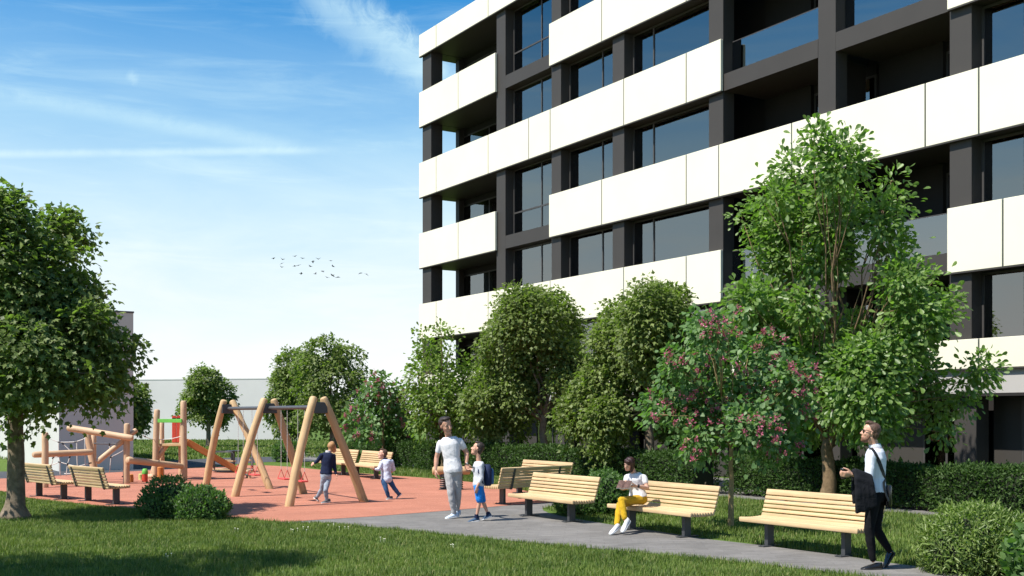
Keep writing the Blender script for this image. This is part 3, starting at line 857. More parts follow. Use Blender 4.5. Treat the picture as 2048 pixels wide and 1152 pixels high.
# flowering trees
def blossoms(root, cc, rng, n, size, pick_near=True):
    b = np.array(root.location)
    cand = cc[np.argsort(cc[:, 1] + rng.uniform(0, 1.3, len(cc)))][:max(int(len(cc) * 0.5), n)]
    # spread evenly over the crown: the cluster nearest the front in each cell of a grid
    cell = {}
    for q in cc:
        key = (int(q[0] / 0.17), int(q[2] / 0.17))
        if key not in cell or q[1] < cell[key][1]: cell[key] = q
    cand = np.array(list(cell.values()))
    pick = cand[rng.choice(len(cand), min(n, len(cand)), replace=False)]
    meshes = []
    for v in range(3):
        m = 26
        d = rng.normal(size=(m, 3)) * np.array([0.32, 0.32, 0.55])
        P = d * size
        me = leaves('blossom', P, rng.normal(size=(m, 3)), rng.normal(size=(m, 3)), size * rng.uniform(0.45, 0.8, m), 'oval')
        me.materials.append(M['blossom']); meshes.append(me)
    for i, q in enumerate(pick):
        out = q - cc.mean(0); out /= np.linalg.norm(out)
        o = bpy.data.objects.new('blossom', meshes[i % 3]); COL.objects.link(o); o.parent = root
        o.location = q - b + out * 0.10 + np.array([0, -0.25, -0.04])
        o.rotation_euler = (rng.uniform(-.6, .6), rng.uniform(-.6, .6), rng.uniform(0, 6.28))
        o.scale = [rng.uniform(0.7, 1.25)] * 3
Br = G(1462, 1057)
r_, cc_, rg_ = tree('flowering_tree', 'thin-trunked flowering tree full of pink blossom between the two benches on the path', Br,
     lob([(1400, 665, 42), (1462, 680, 48), (1525, 700, 46), (1350, 720, 38), (1430, 740, 58), (1500, 765, 58), (1565, 760, 46), (1330, 800, 40), (1400, 815, 58), (1480, 845, 50), (1555, 840, 48), (1605, 815, 32), (1368, 875, 34), (1440, 880, 34), (1535, 890, 34), (1308, 828, 20), (1592, 885, 26), (1392, 632, 18), (1450, 640, 18)], Br.y, 15),
     'heart', M['redbud'], M['bark_tan'], 0.045, 1.55, 640, 13, 0.088, 25, clu_r=0.24, flat=0.8, parts=300, flare=1.15, shell=(0.4, 1.1), ntwig=160, droop=0.3, limb_r=0.5, upw=0.4)
blossoms(r_, cc_, rg_, 180, 0.062)
Bf = G(766, 936)
r_, cc_, rg_ = tree('flowering_tree', 'small flowering tree with sparse dull pink blossom behind the boy in the white shirt', Bf,
     lob([(765, 765, 28), (740, 790, 32), (790, 790, 28), (718, 828, 34), (765, 828, 42), (805, 830, 28), (740, 862, 28), (790, 862, 28), (698, 850, 16)], Bf.y, 16),
     'heart', M['redbud'], M['bark_light'], 0.06, 1.5, 240, 14, 0.13, 26, clu_r=0.28, flat=0.8, flare=1.15, shell=(0.4, 1.1), ntwig=50, limb_r=0.5, upw=0.4)
blossoms(r_, cc_, rg_, 60, 0.10)
By = G(886, 946)
tree('young_tree', 'bright green multi-stemmed young tree behind the man in the white T-shirt', By,
     lob([(880, 668, 20), (850, 702, 28), (898, 712, 32), (850, 750, 42), (910, 760, 42), (828, 790, 32), (880, 800, 48), (930, 810, 38), (858, 842, 38), (920, 850, 28), (945, 745, 34), (962, 795, 28), (845, 668, 10), (905, 660, 12)], By.y, 17),
     'oak', M['young'], M['bark_light'], 0.075, 0.9, 380, 16, 0.135, 27, clu_r=0.28, flat=0.8, flare=1.2, shell=(0.5, 1.1), ntwig=90, limb_r=0.4, upw=0.4)

# ------------------------------------------------------------------ shrubs
def shrub(name, label, base, domes, leaf, mat, n, size, seed, up=0.55, spread=0.5, group=None, tufts=0):
    """a rounded shrub: leaves over and just under the surface of its domes, on stems and a solid core coloured dark as inner shade"""
    rng = np.random.default_rng(seed)
    root = empty(name, base, 0, label, 'shrub', group)
    C = np.array([d[:3] for d in domes], float); R = np.array([d[3:] for d in domes], float)
    w = (R[:, 0] * R[:, 2]); w /= w.sum()
    i = rng.choice(len(domes), n, p=w)
    d = unit(rng.normal(size=(n, 3)))
    bmp = 1 + 0.10 * np.sin(d[:, 0] * 9 + i) * np.cos(d[:, 2] * 8 + i * 2) + 0.06 * rng.normal(size=n)
    P = C[i] + d * R[i] * (bmp * rng.uniform(0.72, 1.03, n) ** 0.5)[:, None]
    dist = (((P[:, None] - C[None]) / R[None]) ** 2).sum(2)
    ok = (P[:, 2] > 0.02) & ~((dist < 0.55).any(1) & (rng.random(n) < 0.85))
    P, d = P[ok], d[ok]
    Tn = d * 0.5 + np.array([0, 0, up]) + rng.normal(size=P.shape) * spread
    N = d * 0.9 + np.array([0, 0, 0.4]) + rng.normal(size=P.shape) * 0.5
    me = leaves('foliage', P, Tn, N, size * rng.uniform(0.6, 1.25, len(P)), leaf)
    tag(link('foliage', me, mat, root), kind='stuff')
    mb = MB()
    for c, r in zip(C, R):
        for k in range(26):
            dd = unit(rng.normal(size=3)); dd[2] = abs(dd[2])
            e = Vector(c) + Vector(dd * r) * rng.uniform(0.7, 0.98)
            mb.tube([(c[0] * 0.9 + dd[0] * 0.05, c[1] * 0.9 + dd[1] * 0.05, 0.0), (Vector(c) * 0.6 + e * 0.4), e], [0.014, 0.009, 0.004], 4)
    mb.build('stem', M['twig'], root)
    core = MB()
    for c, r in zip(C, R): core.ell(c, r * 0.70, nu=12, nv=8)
    core.build('shade_core', M['twig'], root, smooth=True)  # solid filler, dark colour standing for shade between the leaves
    return root
GS = 'clipped shrubs by the playground'
b1 = G(340, 1036)
shrub('box_shrub', 'larger of two touching clipped shrubs on the grass in front of the climbing frame', b1, [(0, 0, 0.30, 0.47, 0.42, 0.44), (-0.12, -0.10, 0.20, 0.42, 0.40, 0.32)], 'oval', M['box_shrub'], 7000, 0.055, 51, group=GS)
b2 = G(402, 1040)
shrub('box_shrub', 'lower of two touching clipped shrubs, on the swing side of the pair', b2, [(0.02, 0, 0.22, 0.46, 0.40, 0.36)], 'oval', M['box_shrub'], 5000, 0.06, 52, group=GS)
b3 = G(1955, 1142)
shrub('willow_leaf_shrub', 'broad light green shrub with narrow leaves beside the walking man', b3, [(0, 0, 0.34, 0.60, 0.60, 0.44), (-0.30, -0.15, 0.22, 0.42, 0.45, 0.36), (0.25, -0.25, 0.24, 0.45, 0.45, 0.40)], 'lance', M['willow_shrub'], 15000, 0.085, 53, up=0.35, spread=0.7)
b4 = G(2105, 1195)
shrub('broad_leaf_shrub', 'shrub with round glossy leaves cut by the edge of the picture beside the narrow-leaved shrub', b4, [(0, 0, 0.30, 0.42, 0.45, 0.46)], 'heart', M['box_shrub'], 2600, 0.085, 54, up=0.2, spread=0.7)
b5 = G(1212, 1030)
shrub('dark_shrub', 'dark spreading shrub between the reading woman and the next bench', b5, [(0, 0.1, 0.36, 0.42, 0.5, 0.46), (-0.50, 0.1, 0.14, 0.42, 0.4, 0.24), (0.25, 0.25, 0.3, 0.4, 0.4, 0.4)], 'oval', M['box_shrub'], 8500, 0.065, 55, up=0.4, spread=0.6)
b6 = G(578, 924)
shrub('dark_shrub', 'small dark shrub by the asphalt footway beyond the swing', b6, [(0, 0, 0.35, 0.62, 0.5, 0.45)], 'oval', M['box_shrub'], 2600, 0.10, 56)

def hedge(name, label, a, b, width, h, per_m, seed, size=0.062):
    """a clipped hedge row along a->b"""
    rng = np.random.default_rng(seed)
    a, b = Vector(a), Vector(b); L = (b - a).length; dr = (b - a) / L
    rz = math.atan2(dr.y, dr.x)
    root = empty(name, a, rz, label, 'hedge', 'clipped hedges along the building')
    n = int(L * per_m)
    s = rng.random(n) * L; q = rng.random(n) * (h * 2 + width)
    y = np.where(q < h, -width / 2, np.where(q < h + width, q - h - width / 2, width / 2))
    z = np.where(q < h, q, np.where(q < h + width, h, q - h - width))
    und = 0.05 * np.sin(s * 2.1) + 0.035 * np.sin(s * 5.3 + 1) + 0.03 * np.sin(s * 9 + z * 7)
    z = z + np.where((q >= h) & (q < h + width), und, 0) * 1.0
    y = y * (1 - 0.12 * (np.abs(z) / h) ** 4) + und * np.sign(y) * 0.8
    ins = rng.exponential(0.05, n)
    nx = np.zeros((n, 3)); nx[:, 1] = np.where(q < h, -1, np.where(q < h + width, 0, 1)); nx[:, 2] = np.where((q >= h) & (q < h + width), 1, 0.15)
    P = np.stack([s, y, z], 1) - nx * ins[:, None] + nx * rng.exponential(0.02, n)[:, None]
    P[:, 2] = np.maximum(P[:, 2], 0.06 + 0.05 * rng.random(n))
    Tn = nx * 0.6 + np.array([0, 0, 0.35]) + rng.normal(size=P.shape) * 0.5
    N = nx * 0.8 + np.array([0, 0, 0.5]) + rng.normal(size=P.shape) * 0.5
    tag(link('foliage', leaves('foliage', P, Tn, N, size * rng.uniform(0.6, 1.2, n), 'oval'), M['hedge'], root), kind='stuff')
    MB().box(0.1, L - 0.1, -width / 2 + 0.12, width / 2 - 0.12, 0.16, h - 0.12).build('shade_core', M['twig'], root)  # solid box closing the gaps, coloured dark like the hedge's shaded inside
    mb = MB()
    for k in range(int(L * 2.5)):
        x = rng.random() * L; yy = rng.uniform(-.25, .25)
        mb.tube([(x, yy, -0.02), (x + rng.normal() * .05, yy, 0.3)], [0.018, 0.014], 5)
    mb.build('stem', M['bark'], root)
    return root
HT = lambda px: T(px, -5.5)
hedge('hedge', 'clipped dark hedge behind the walking man, running out of the picture', fpt(T(1476, -4.3), -4.30), fpt(HT(2300), -4.30), 0.8, 0.83, 4200, 61, 0.070)
hedge('hedge', 'long clipped dark hedge behind the benches, father and son', fpt(HT(700), -5.2), fpt(HT(1395), -5.2), 0.8, 0.90, 3000, 62, 0.078)

# ------------------------------------------------------------------ grass
def inside(poly, X, Y):
    r = np.zeros(len(X), bool); n = len(poly)
    for i in range(n):
        x0, y0 = poly[i]; x1, y1 = poly[(i + 1) % n]
        if y0 == y1: continue
        c = ((y0 > Y) != (y1 > Y)) & (X < (x1 - x0) * (Y - y0) / (y1 - y0) + x0)
        r ^= c
    return r
def grass(name, label, poly, dens, h, wd, seed, avoid=(), inset=0.0):
    rng = np.random.default_rng(seed)
    pa = np.array([(p[0], p[1]) for p in poly]); lo, hi = pa.min(0), pa.max(0)
    n = int((hi[0] - lo[0]) * (hi[1] - lo[1]) * dens)
    X = rng.uniform(lo[0], hi[0], n); Y = rng.uniform(lo[1], hi[1], n)
    ok = inside([tuple(p) for p in pa], X, Y)
    for a in avoid: ok &= ~inside(a, X, Y)
    ok &= np.abs(X) < Y * 0.5 + 1.0
    bare = 0.5 + 0.5 * np.sin(X * 4.3 + 1.7 * np.sin(Y * 3.7)) * np.sin(Y * 5.1 + 1.3 * np.sin(X * 2.9))
    ok &= rng.random(n) < 0.45 + 0.75 * bare
    # thin with distance
    X, Y = X[ok], Y[ok]; n = len(X)
    clump = 0.5 + 0.5 * np.sin(X * 3.1 + np.sin(Y * 2.3) * 2) * np.cos(Y * 2.7 + np.sin(X * 1.7) * 2)
    H = h * rng.uniform(0.45, 1.1, n) * (0.75 + 0.5 * clump)
    a = rng.uniform(0, 2 * PI, n); W = wd * rng.uniform(0.7, 1.3, n)
    bx, by = np.cos(a), np.sin(a)                      # bend direction
    sx, sy = -by, bx
    B = H * rng.uniform(0.15, 0.75, n)
    def pt(f, side, wf):
        k = f * f
        return np.stack([X + bx * B * k + sx * W * wf * side, Y + by * B * k + sy * W * wf * side, H * f * (1 - 0.18 * f * B / H) + 0.0], 1)
    V = np.stack([pt(0, -.5, 1), pt(0, .5, 1), pt(.55, -.5, .8), pt(.55, .5, .8), pt(1, 0, 0)], 1).reshape(-1, 3)
    F = np.array([(0, 1, 3), (0, 3, 2), (2, 3, 4)])
    tr = (F[None] + (np.arange(n) * 5)[:, None, None]).reshape(-1, 3)
    return tag(link(name, tri_mesh(name, V, tr), M['grass']), kind='stuff')
AV = (RUBP, PATHP, ASPP)
front = [(-10.5, 15.0), (-6.6, 11.9), (6.8, 11.9), (5.6, 12.9)]
front = [(-6.8, 12.0), (6.5, 12.0), (5.6, 13.6), (3.5, 15.0), (0, 17.6), (-2, 18.9), (-3.4, 19.6), (-5, 20.4), (-8.5, 22.6), (-8.2, 15.2)]
grass('grass', '', front, 2400, 0.078, 0.0065, 71, AV)
side = [(-8.5, 22.6), (-8.2, 15.2), (-14, 24.5), (-14, 28), (-10, 26)]
grass('grass', '', side, 1700, 0.055, 0.009, 72, AV)
mid = [tuple(G(x, y)[:2]) for x, y in ((1085, 1018), (1180, 1043), (1320, 1064), (1560, 1096), (1830, 1133))] + [(8.2, 12.2), (9.6, 17.0)] + [tuple(fpt(t, -5.35)[:2]) for t in (35, 30, 25, 20, 15, 10)] + [(-0.6, 28)]
grass('grass', '', mid, 1000, 0.090, 0.009, 73, AV)
back = [tuple(G(x, y)[:2]) for x, y in ((590, 930), (650, 940), (760, 949), (860, 956), (970, 967), (1060, 984), (1085, 1000))] + [tuple(fpt(t, -5.35)[:2]) for t in (18, 10, 2, -6)] + [(-7.5, 44)]
grass('grass', '', back, 420, 0.10, 0.016, 74, AV)
farl = [(-28, 46), (-7, 46), (-9, 80), (-32, 80)]
grass('grass', '', farl, 60, 0.14, 0.045, 75, AV)
# daisies sprinkled in the grass
rg = np.random.default_rng(5)
dm = MB()
for x, y in [(590, 1066), (600, 1068), (612, 1062), (480, 985 + 80), (350, 1120), (770, 1086), (660, 1058), (905, 1100), (690, 1062)]:
    p = G(x, y)
    for k in range(3):
        q = p + Vector((rg.normal() * .06, rg.normal() * .06, 0.06 + rg.random() * .02))
        dm.tube([(q.x, q.y, 0), q], [0.002, 0.002], 3)
        dm.ell(q, (0.011, 0.011, 0.004), nu=7, nv=4)
M['daisy'] = plain('white_daisy', (0.8, 0.78, 0.6), 0.7)
tag(dm.build('daisies', M['daisy']), kind='stuff')
# ================================================================== benches
SLAT_L = 2.05
def slat_mesh(h, w, nm, L=SLAT_L):
    b = MB(); b.box(-L / 2, L / 2, -w / 2, w / 2, -h / 2, h / 2)
    return b.mesh(nm, 'auto', bevel=min(h, w) * 0.28, seg=2)
me_seat = slat_mesh(0.062, 0.044, 'seat_slat'); me_nose = slat_mesh(0.066, 0.052, 'seat_slat'); me_back = slat_mesh(0.049, 0.036, 'back_slat'); me_top = slat_mesh(0.085, 0.042, 'back_slat')
for q in (me_seat, me_nose, me_back, me_top): q.materials.append(M['slat'])
BLEG = 0.665
def leg_mesh():
    b = MB()
    b.box(-0.032, 0.032, -0.085, 0.045, 0.012, 0.318)                    # post
    b.box(-0.055, 0.055, -0.19, 0.19, 0.0, 0.012)                        # foot plate on the ground
    b.box(-0.030, 0.030, -0.235, 0.23, 0.318, 0.330)                     # seat bearer
    # back strap: a flat bar that bends up behind the back slats
    pr = [(0.228, 0.318), (0.243, 0.345), (0.352, 0.735), (0.364, 0.735), (0.256, 0.335), (0.236, 0.306)]
    vs = [(x, y, z) for x in (-0.028, 0.028) for y, z in pr]; n = len(pr)
    b.add(vs, [tuple(range(n)), tuple(range(2 * n - 1, n - 1, -1))] + [(k, n + k, n + (k + 1) % n, (k + 1) % n) for k in range(n)])
    for sx in (-0.04, 0.04):
        for y in (-0.16, 0.16): b.tube([(sx * 0.9, y, 0.010), (sx * 0.9, y, 0.024)], 0.008, 6)
    return b.mesh('leg', bevel=0.003, seg=1)
me_leg = leg_mesh(); me_leg.materials.append(M['metal_dark'])
def make_bench(me_seat, me_nose, me_back, me_top):
    r = empty('park_bench', (0, 0, 0))
    n = 9; y = -0.225
    for k in range(n):                                                   # seat: from the front nose to the back
        me = me_nose if k == 0 else me_seat
        z = 0.364 - 0.010 * math.sin(k / (n - 1) * PI) + (0.0 if k else -0.003)
        link('seat_slat', me, None, r, (0, y, z)); y += 0.0535
    for k in range(6):
        t = k / 5.0
        a = (0.2235, 0.408); bb = (0.322, 0.715)
        o = link('back_slat', me_top if k == 5 else me_back, None, r, (0, a[0] + (bb[0] - a[0]) * (k * 0.063 + (0.016 if k == 5 else 0)) / 0.322, a[1] + (bb[1] - a[1]) * (k * 0.063 + (0.016 if k == 5 else 0)) / 0.322))
        o.rotation_euler = (rad(-17.5), 0, 0)
    for sx in (-BLEG, BLEG): link('leg', me_leg, None, r, (sx, 0, 0))
    return r
bench0 = make_bench(me_seat, me_nose, me_back, me_top)
short = [slat_mesh(h, w_, nm, 1.66) for h, w_, nm in ((0.062, 0.044, 'seat_slat'), (0.066, 0.052, 'seat_slat'), (0.049, 0.036, 'back_slat'), (0.085, 0.042, 'back_slat'))]
for q in short: q.materials.append(M['slat'])
GB = 'slatted wooden park benches'
def place_bench(pa, pb, label, face, first=[True], src=None):
    """pa, pb: the two leg feet in the photograph; face: +1 when the seat looks towards the camera side"""
    global bench0
    A, B = pa, pb
    mid = (A + B) / 2; dr = (B - A).normalized()
    rz = math.atan2(dr.y, dr.x) + (0 if face > 0 else PI)
    o = src or (bench0 if first[0] else copy_tree(bench0))
    if src is None: first[0] = False
    o.location = (mid.x, mid.y, 0.0105); o.rotation_euler = (0, 0, rz)
    tag(o, label, 'bench', GB)
    return o
dvec = Vector((FD.x, FD.y, 0))
place_bench(G(1540, 1093), G(1695, 1113), 'sunlit slatted bench partly covered by the man with the shoulder bag', 1)
bench_w = place_bench(G(1263.5, 1059), G(1377, 1075), 'sunlit slatted bench with the woman reading on it', 1)
place_bench(G(1057, 1032), G(1147, 1044.5), 'sunlit slatted bench next after the reading woman, in front of two others', 1)
q = G(1006.5, 1009); place_bench(q, q + Vector((0.72, 0.69, 0)) * 1.33, 'bench turned with its back and two dark straps towards the path', -1)
q = G(1040, 987); place_bench(q, q + dvec * 1.33, 'bench at the playground edge hidden behind a bench seen from the back', 1)
q = G(688, 951); place_bench(q - dvec * 1.33, q, 'sunlit bench behind the boy in the navy sweater', 1)
q = G(753.6, 958.6); place_bench(q - dvec * 1.33, q, 'sunlit bench behind the boy in the white shirt', 1)
dl = Vector((0.70, -0.71, 0)).normalized()
q = (G(171.3, 1003) + G(233.7, 1009)) / 2; place_bench(q - dl * 0.665, q + dl * 0.665, 'shaded bench seen from the back, next to the clipped shrubs', -1, src=make_bench(*short))
q = (G(74, 993.5) + G(128.5, 999)) / 2; place_bench(q - dl * 0.665, q + dl * 0.665, 'shaded bench seen from the back, next to the thick maple trunk', -1, src=make_bench(*short))

# ================================================================== swing frame
def log_mb(p0, p1, r0, r1, seed=0, bend=0.0, n=9, seg=12, dome=0.6, wob=0.03, bdir=None):
    rg = random.Random(seed); p0, p1 = Vector(p0), Vector(p1)
    d = (p1 - p0); L = d.length; side = bdir or d.cross(Vector((0, 0, 1)))
    if side.length < 1e-4: side = Vector((1, 0, 0))
    side = side.normalized()
    pts, rr = [], []
    for i in range(n + 1):
        t = i / n
        pts.append(p0.lerp(p1, t) + side * bend * math.sin(PI * t) + Vector((rg.uniform(-1, 1), rg.uniform(-1, 1), 0)) * wob * 0.15)
        rr.append((r0 + (r1 - r0) * t) * (1 + rg.uniform(-1, 1) * wob))
    return MB().tube(pts, rr, seg, dome=dome)
def log(name, p0, p1, r0, r1, mat, parent, **kw):
    return log_mb(p0, p1, r0, r1, **kw).build(name, mat, parent, smooth='auto')

SF = Vector((-3.80, 23.10, 0)); SB = -dvec            # front frame centre, direction of the beam away from the camera
sw = empty('timber_swing', SF + SB * 2.95, 0, 'large wooden swing frame of three leaning log pairs with a dark steel beam', 'swing')
off = SF + SB * 2.95
FEET = [(G(578, 1013.5), G(729, 1004)), (G(469, 994), G(608, 988)), (G(411, 975), G(541, 978.5))]
TOPC = []
for k, (fl, fr) in enumerate(FEET):
    c = SF + SB * 2.95 * k - FP * 0.20
    TOPC.append(c)
    zt = 2.17
    tl = c - FP * 0.115 + Vector((0, 0, zt)); tr_ = c + FP * 0.115 + Vector((0, 0, zt - 0.01))
    for f, tp, sgn in ((fl, tl, -1), (fr, tr_, 1)):
        p0 = f - off - Vector((0, 0, 0.03)); p1 = tp - off
        bend = -0.035 if sgn < 0 else 0.02
        lg = log_mb(p0, p1, 0.093, 0.082, seed=k * 2 + sgn + 5, bend=bend, n=12, seg=14, bdir=FP * (1 if sgn < 0 else 1)).build('leg', M['log'], sw, smooth='auto')
    pm = MB(); cc2 = c - off + Vector((0, 0, 1.99))
    pm.obox(cc2, FP * 0.17, SB * 0.07, Vector((0, 0, 0.115)))
    pm.build('bracket', M['metal_dark'], sw, bevel=0.008, seg=1)
a, b = TOPC[0] - off - SB * 0.05 + Vector((0, 0, 2.0)), TOPC[2] - off + SB * 0.05 + Vector((0, 0, 2.0))
MB().tube([a, b], 0.042, 12).build('beam', M['steel'], sw, smooth='auto')
# four seats hanging from the beam on thin chains
ROPES = MB
def swing_seat(c, label):
    o = empty('hanging_swing', (c.x, c.y, 0.435), math.atan2(SB.y, SB.x), label, 'swing', 'red swing seats under the beam')
    seat = MB(); seat.box(-0.215, 0.215, -0.08, 0.08, -0.016, 0.016)
    seat.build('seat', M['red_seat'], o, bevel=0.012)
    for sx in (-0.19, 0.19):
        ch = MB()
        ch.tube([(sx, -0.075, 0.012), (sx, 0, 0.20)], 0.0075, 5); ch.tube([(sx, 0.075, 0.012), (sx, 0, 0.20)], 0.0075, 5)
        h = ch.build('hanger', M['red_seat'], o)
        n = 44; z0, z1 = 0.20, 1.515
        cm = MB()
        for i in range(n):
            za = z0 + (z1 - z0) * i / n; zb = z0 + (z1 - z0) * (i + 1) / n
            w_ = 0.006
            ax = Vector((w_, 0, 0)) if i % 2 else Vector((0, w_, 0))
            ay = Vector((0, 0.003, 0)) if i % 2 else Vector((0.003, 0, 0))
            cm.obox((sx, 0, (za + zb) / 2), ax, ay, Vector((0, 0, (zb - za) * 0.56)))
        cm.build('chain', M['rope'], o)
    return o
for k, (t, lab) in enumerate([(0.97, 'red chain-hung swing seat closest to the boy in the navy sweater'),
                              (1.98, 'red swing seat beside the middle log pair, in the same bay as the boy'),
                              (3.92, 'red swing seat in the far bay of the frame, close to the middle log pair'),
                              (4.93, 'red swing seat in the far bay of the frame, close to the slide end')]):
    swing_seat(TOPC[0] + SB * t, lab)

# ================================================================== climbing frame with net and slide
cf_o = Vector((-10.3, 30.6, 0))
cf = empty('climbing_frame', cf_o, 0, 'log climbing frame with rope net, red boards and an orange slide', 'climbing frame')
def A_(px, py, Y): return AT(px, py, Y) - cf_o
def post(px0, py_top, px1, py_bot, r, seed=0, mat='log_pink', bend=0.0):
    g = G(px1, py_bot)
    tp = AT(px0, py_top, g.y)
    return log('post', g - cf_o - Vector((0, 0, 0.03)), tp - cf_o, r * 1.06, r, M[mat], cf, seed=seed, bend=bend)
post(90.5, 868, 90, 976, 0.082, 1)                                   # left post of the net
YA = G(90, 976).y
log('beam', A_(68, 909.5, YA + .12), A_(182, 904, YA + 1.2), 0.078, 0.082, M['log_pink'], cf, seed=2)
YBp = 30.4
log('post', A_(194, 966, YBp + .0), A_(174, 865, YBp), 0.105, 0.085, M['log_pink'], cf, seed=3)
log('post', A_(186.5, 964, YBp + .9), A_(187.5, 870, YBp + .9), 0.075, 0.07, M['log_pink'], cf, seed=4)
post(254, 850, 252.5, 968, 0.082, 5)
YC = G(252.5, 968).y
log('beam', A_(138, 856, YC - .1), A_(263, 876, YC - .20), 0.088, 0.082, M['log_pink'], cf, seed=6)
log('brace', A_(196, 923, YC - .35), A_(271, 861, YC + .18), 0.075, 0.068, M['log_pink'], cf, seed=7)
MB().tube([A_(186, 887, YBp + .9), A_(252, 888, YC)], 0.022, 8).build('bar', M['steel'], cf, smooth=True)
post(367, 805, 368.5, 961, 0.085, 8)
YE = G(368.5, 961).y
post(314, 822, 310.5, 960, 0.085, 9, bend=0.02)
YF_ = G(310.5, 960).y
log('beam', A_(257, 920, YC - .12), A_(364, 932.5, YE - .05), 0.094, 0.078, M['log_pink'], cf, seed=10, bend=0.03)
def plank(p0, p1, hw, hh, mat, nm='plank'):
    p0, p1 = Vector(p0), Vector(p1); d = p1 - p0; L = d.length
    x = d.normalized(); y = Vector((0, 0, 1)).cross(x).normalized(); z = x.cross(y)
    me = MB().box(-L / 2, L / 2, -hw, hw, -hh, hh).mesh(nm, bevel=min(hw, hh) * 0.3, seg=2)
    o = link(nm, me, M[mat], cf)
    o.matrix_basis = Matrix.Translation((p0 + p1) / 2) @ Matrix((x, y, z)).transposed().to_4x4()
    return o
plank(A_(316, 841.5, YF_ - .1), A_(364, 841.5, YE - .1), 0.022, 0.052, 'green_board', 'rail_board')
for px in (348.5, 357.5):
    p = A_(px, 885, YE + 1.0); q_ = A_(px, 835, YE + 1.0)
    me = MB().box(-0.062, 0.062, -0.018, 0.018, p.z, q_.z).mesh('back_board', bevel=0.01)
    link('back_board', me, M['red_board'], cf, (p.x, p.y, 0))
    top = MB().tube([(p.x, p.y - 0.018, q_.z - 0.002), (p.x, p.y + 0.018, q_.z - 0.002)], 0.062, 14).build('board_cap', M['red_board'], cf, smooth='auto')
# platform deck: planks side by side
for k in range(5):
    p = A_(320, 890, YF_ + 0.0); q_ = A_(366, 890, YE + 0.0)
    plank(p + Vector((0, 0.10 + k * 0.2, 0)), q_ + Vector((0, 0.10 + k * 0.2, 0)), 0.094, 0.035, 'plank', 'deck_plank')
log('brace', A_(311, 921, YF_ + .05), A_(333, 891, YF_ + .15), 0.07, 0.07, M['log_pink'], cf, seed=12)
log('post', A_(304, 954, YF_ + 1.0), A_(318, 893, YF_ + .95), 0.075, 0.07, M['log_pink'], cf, seed=13)
log('post', A_(362, 952, YE + 1.05), A_(362, 838, YE + 1.05), 0.075, 0.07, M['log_pink'], cf, seed=14)
log('post', A_(324, 952, YF_ + 1.15), A_(324, 846, YF_ + 1.15), 0.07, 0.065, M['log_pink'], cf, seed=15)
log('step_log', A_(292, 955, YF_ + .7), A_(306, 953, YF_ + .7), 0.085, 0.085, M['log_pink'], cf, seed=16)
# slide: bed, two cheeks and the curled end
s0 = A_(372, 884, YE + .45); s1 = A_(478, 944, YE + 1.0); s2 = A_(496, 950, YE + 1.05)
dsl = (s1 - s0).normalized(); ysl = Vector((0, 0, 1)).cross(dsl).normalized(); usl = dsl.cross(ysl)
def slide_piece(nm, o0, o1, hw, hh, yo, mat, zo=0.0):
    d = (o1 - o0); L = d.length; x = d.normalized(); y = Vector((0, 0, 1)).cross(x).normalized(); z = x.cross(y)
    me = MB().box(-L / 2, L / 2, -hw, hw, -hh, hh).mesh(nm, bevel=0.008)
    o = link(nm, me, M[mat], cf)
    o.matrix_basis = Matrix.Translation((o0 + o1) / 2 + y * yo + z * zo) @ Matrix((x, y, z)).transposed().to_4x4()
slide_piece('slide_bed', s0, s1, 0.20, 0.012, 0, 'steel', -0.03)
slide_piece('slide_cheek', s0, s1, 0.022, 0.085, -0.225, 'plank_orange', 0.02)
slide_piece('slide_cheek', s0, s1, 0.022, 0.085, 0.225, 'plank_orange', 0.02)
slide_piece('slide_runout', s1 + Vector((0, 0, -0.02)), s2 + Vector((0, 0, -0.01)), 0.20, 0.012, 0, 'steel', 0.0)
for sy in (-0.2, 0.2):
    pe = s2 + Vector((0.02, 0, 0)) + ysl * sy
    log('end_post', (pe.x, pe.y, -0.02), (pe.x, pe.y, 0.20), 0.045, 0.045, M['log_pink'], cf, seed=17, n=3)
log('end_log', (s2.x + .05, s2.y - .26, 0.21), (s2.x + .05, s2.y + .26, 0.21), 0.055, 0.055, M['log_pink'], cf, seed=18, n=4)
# ropes of the climbing net, each one a part with its black clamps
def rope(pts, r=0.011, clamps=()):
    P = []
    for i in range(len(pts) - 1):
        a, b = Vector(pts[i]), Vector(pts[i + 1])
        for k in range(4): P.append(a.lerp(b, k / 4) - Vector((0, 0, math.sin(PI * k / 4) * (b - a).length * 0.015)))
    P.append(Vector(pts[-1]))
    o = MB().tube(P, r, 5).build('rope', M['rope'], cf, smooth=True)
    for c in clamps:
        v = Vector(pts[c]); d = (Vector(pts[min(c + 1, len(pts) - 1)]) - Vector(pts[max(c - 1, 0)])).normalized()
        MB().tube([v - d * 0.035, v + d * 0.035], 0.021, 6).build('clamp', M['clamp'], o)
def N_(zx, zy, Y=29.3): return A_(40 + zx / 6.777, 840 + zy / 6.777, Y)      # from the enlarged view of the net
rope([N_(380, 240), N_(530, 300), N_(755, 295), N_(880, 250)], clamps=(1, 2))
rope([N_(385, 440), N_(525, 485), N_(675, 420), N_(770, 418), N_(935, 455)], clamps=(1, 2, 3))
rope([N_(385, 625), N_(535, 568), N_(775, 630), N_(950, 585)], clamps=(0, 1, 2, 3))
rope([N_(520, 285), N_(525, 485), N_(540, 568), N_(545, 760)])
rope([N_(770, 290), N_(770, 418), N_(778, 630), N_(782, 760)])
rope([N_(880, 235), N_(882, 420), N_(884, 610), N_(886, 740)])
rope([N_(580, 320), N_(675, 410), N_(675, 500), N_(645, 600), N_(625, 760)], clamps=(0, 2, 3))
rope([N_(565, 490), N_(450, 510), N_(425, 620)], clamps=(0, 1))
rope([N_(600, 727), N_(760, 727)])
rope([A_(255, 896, YC), A_(222, 914, YC + .3), A_(219, 945, YC + .3)], clamps=(0, 1))
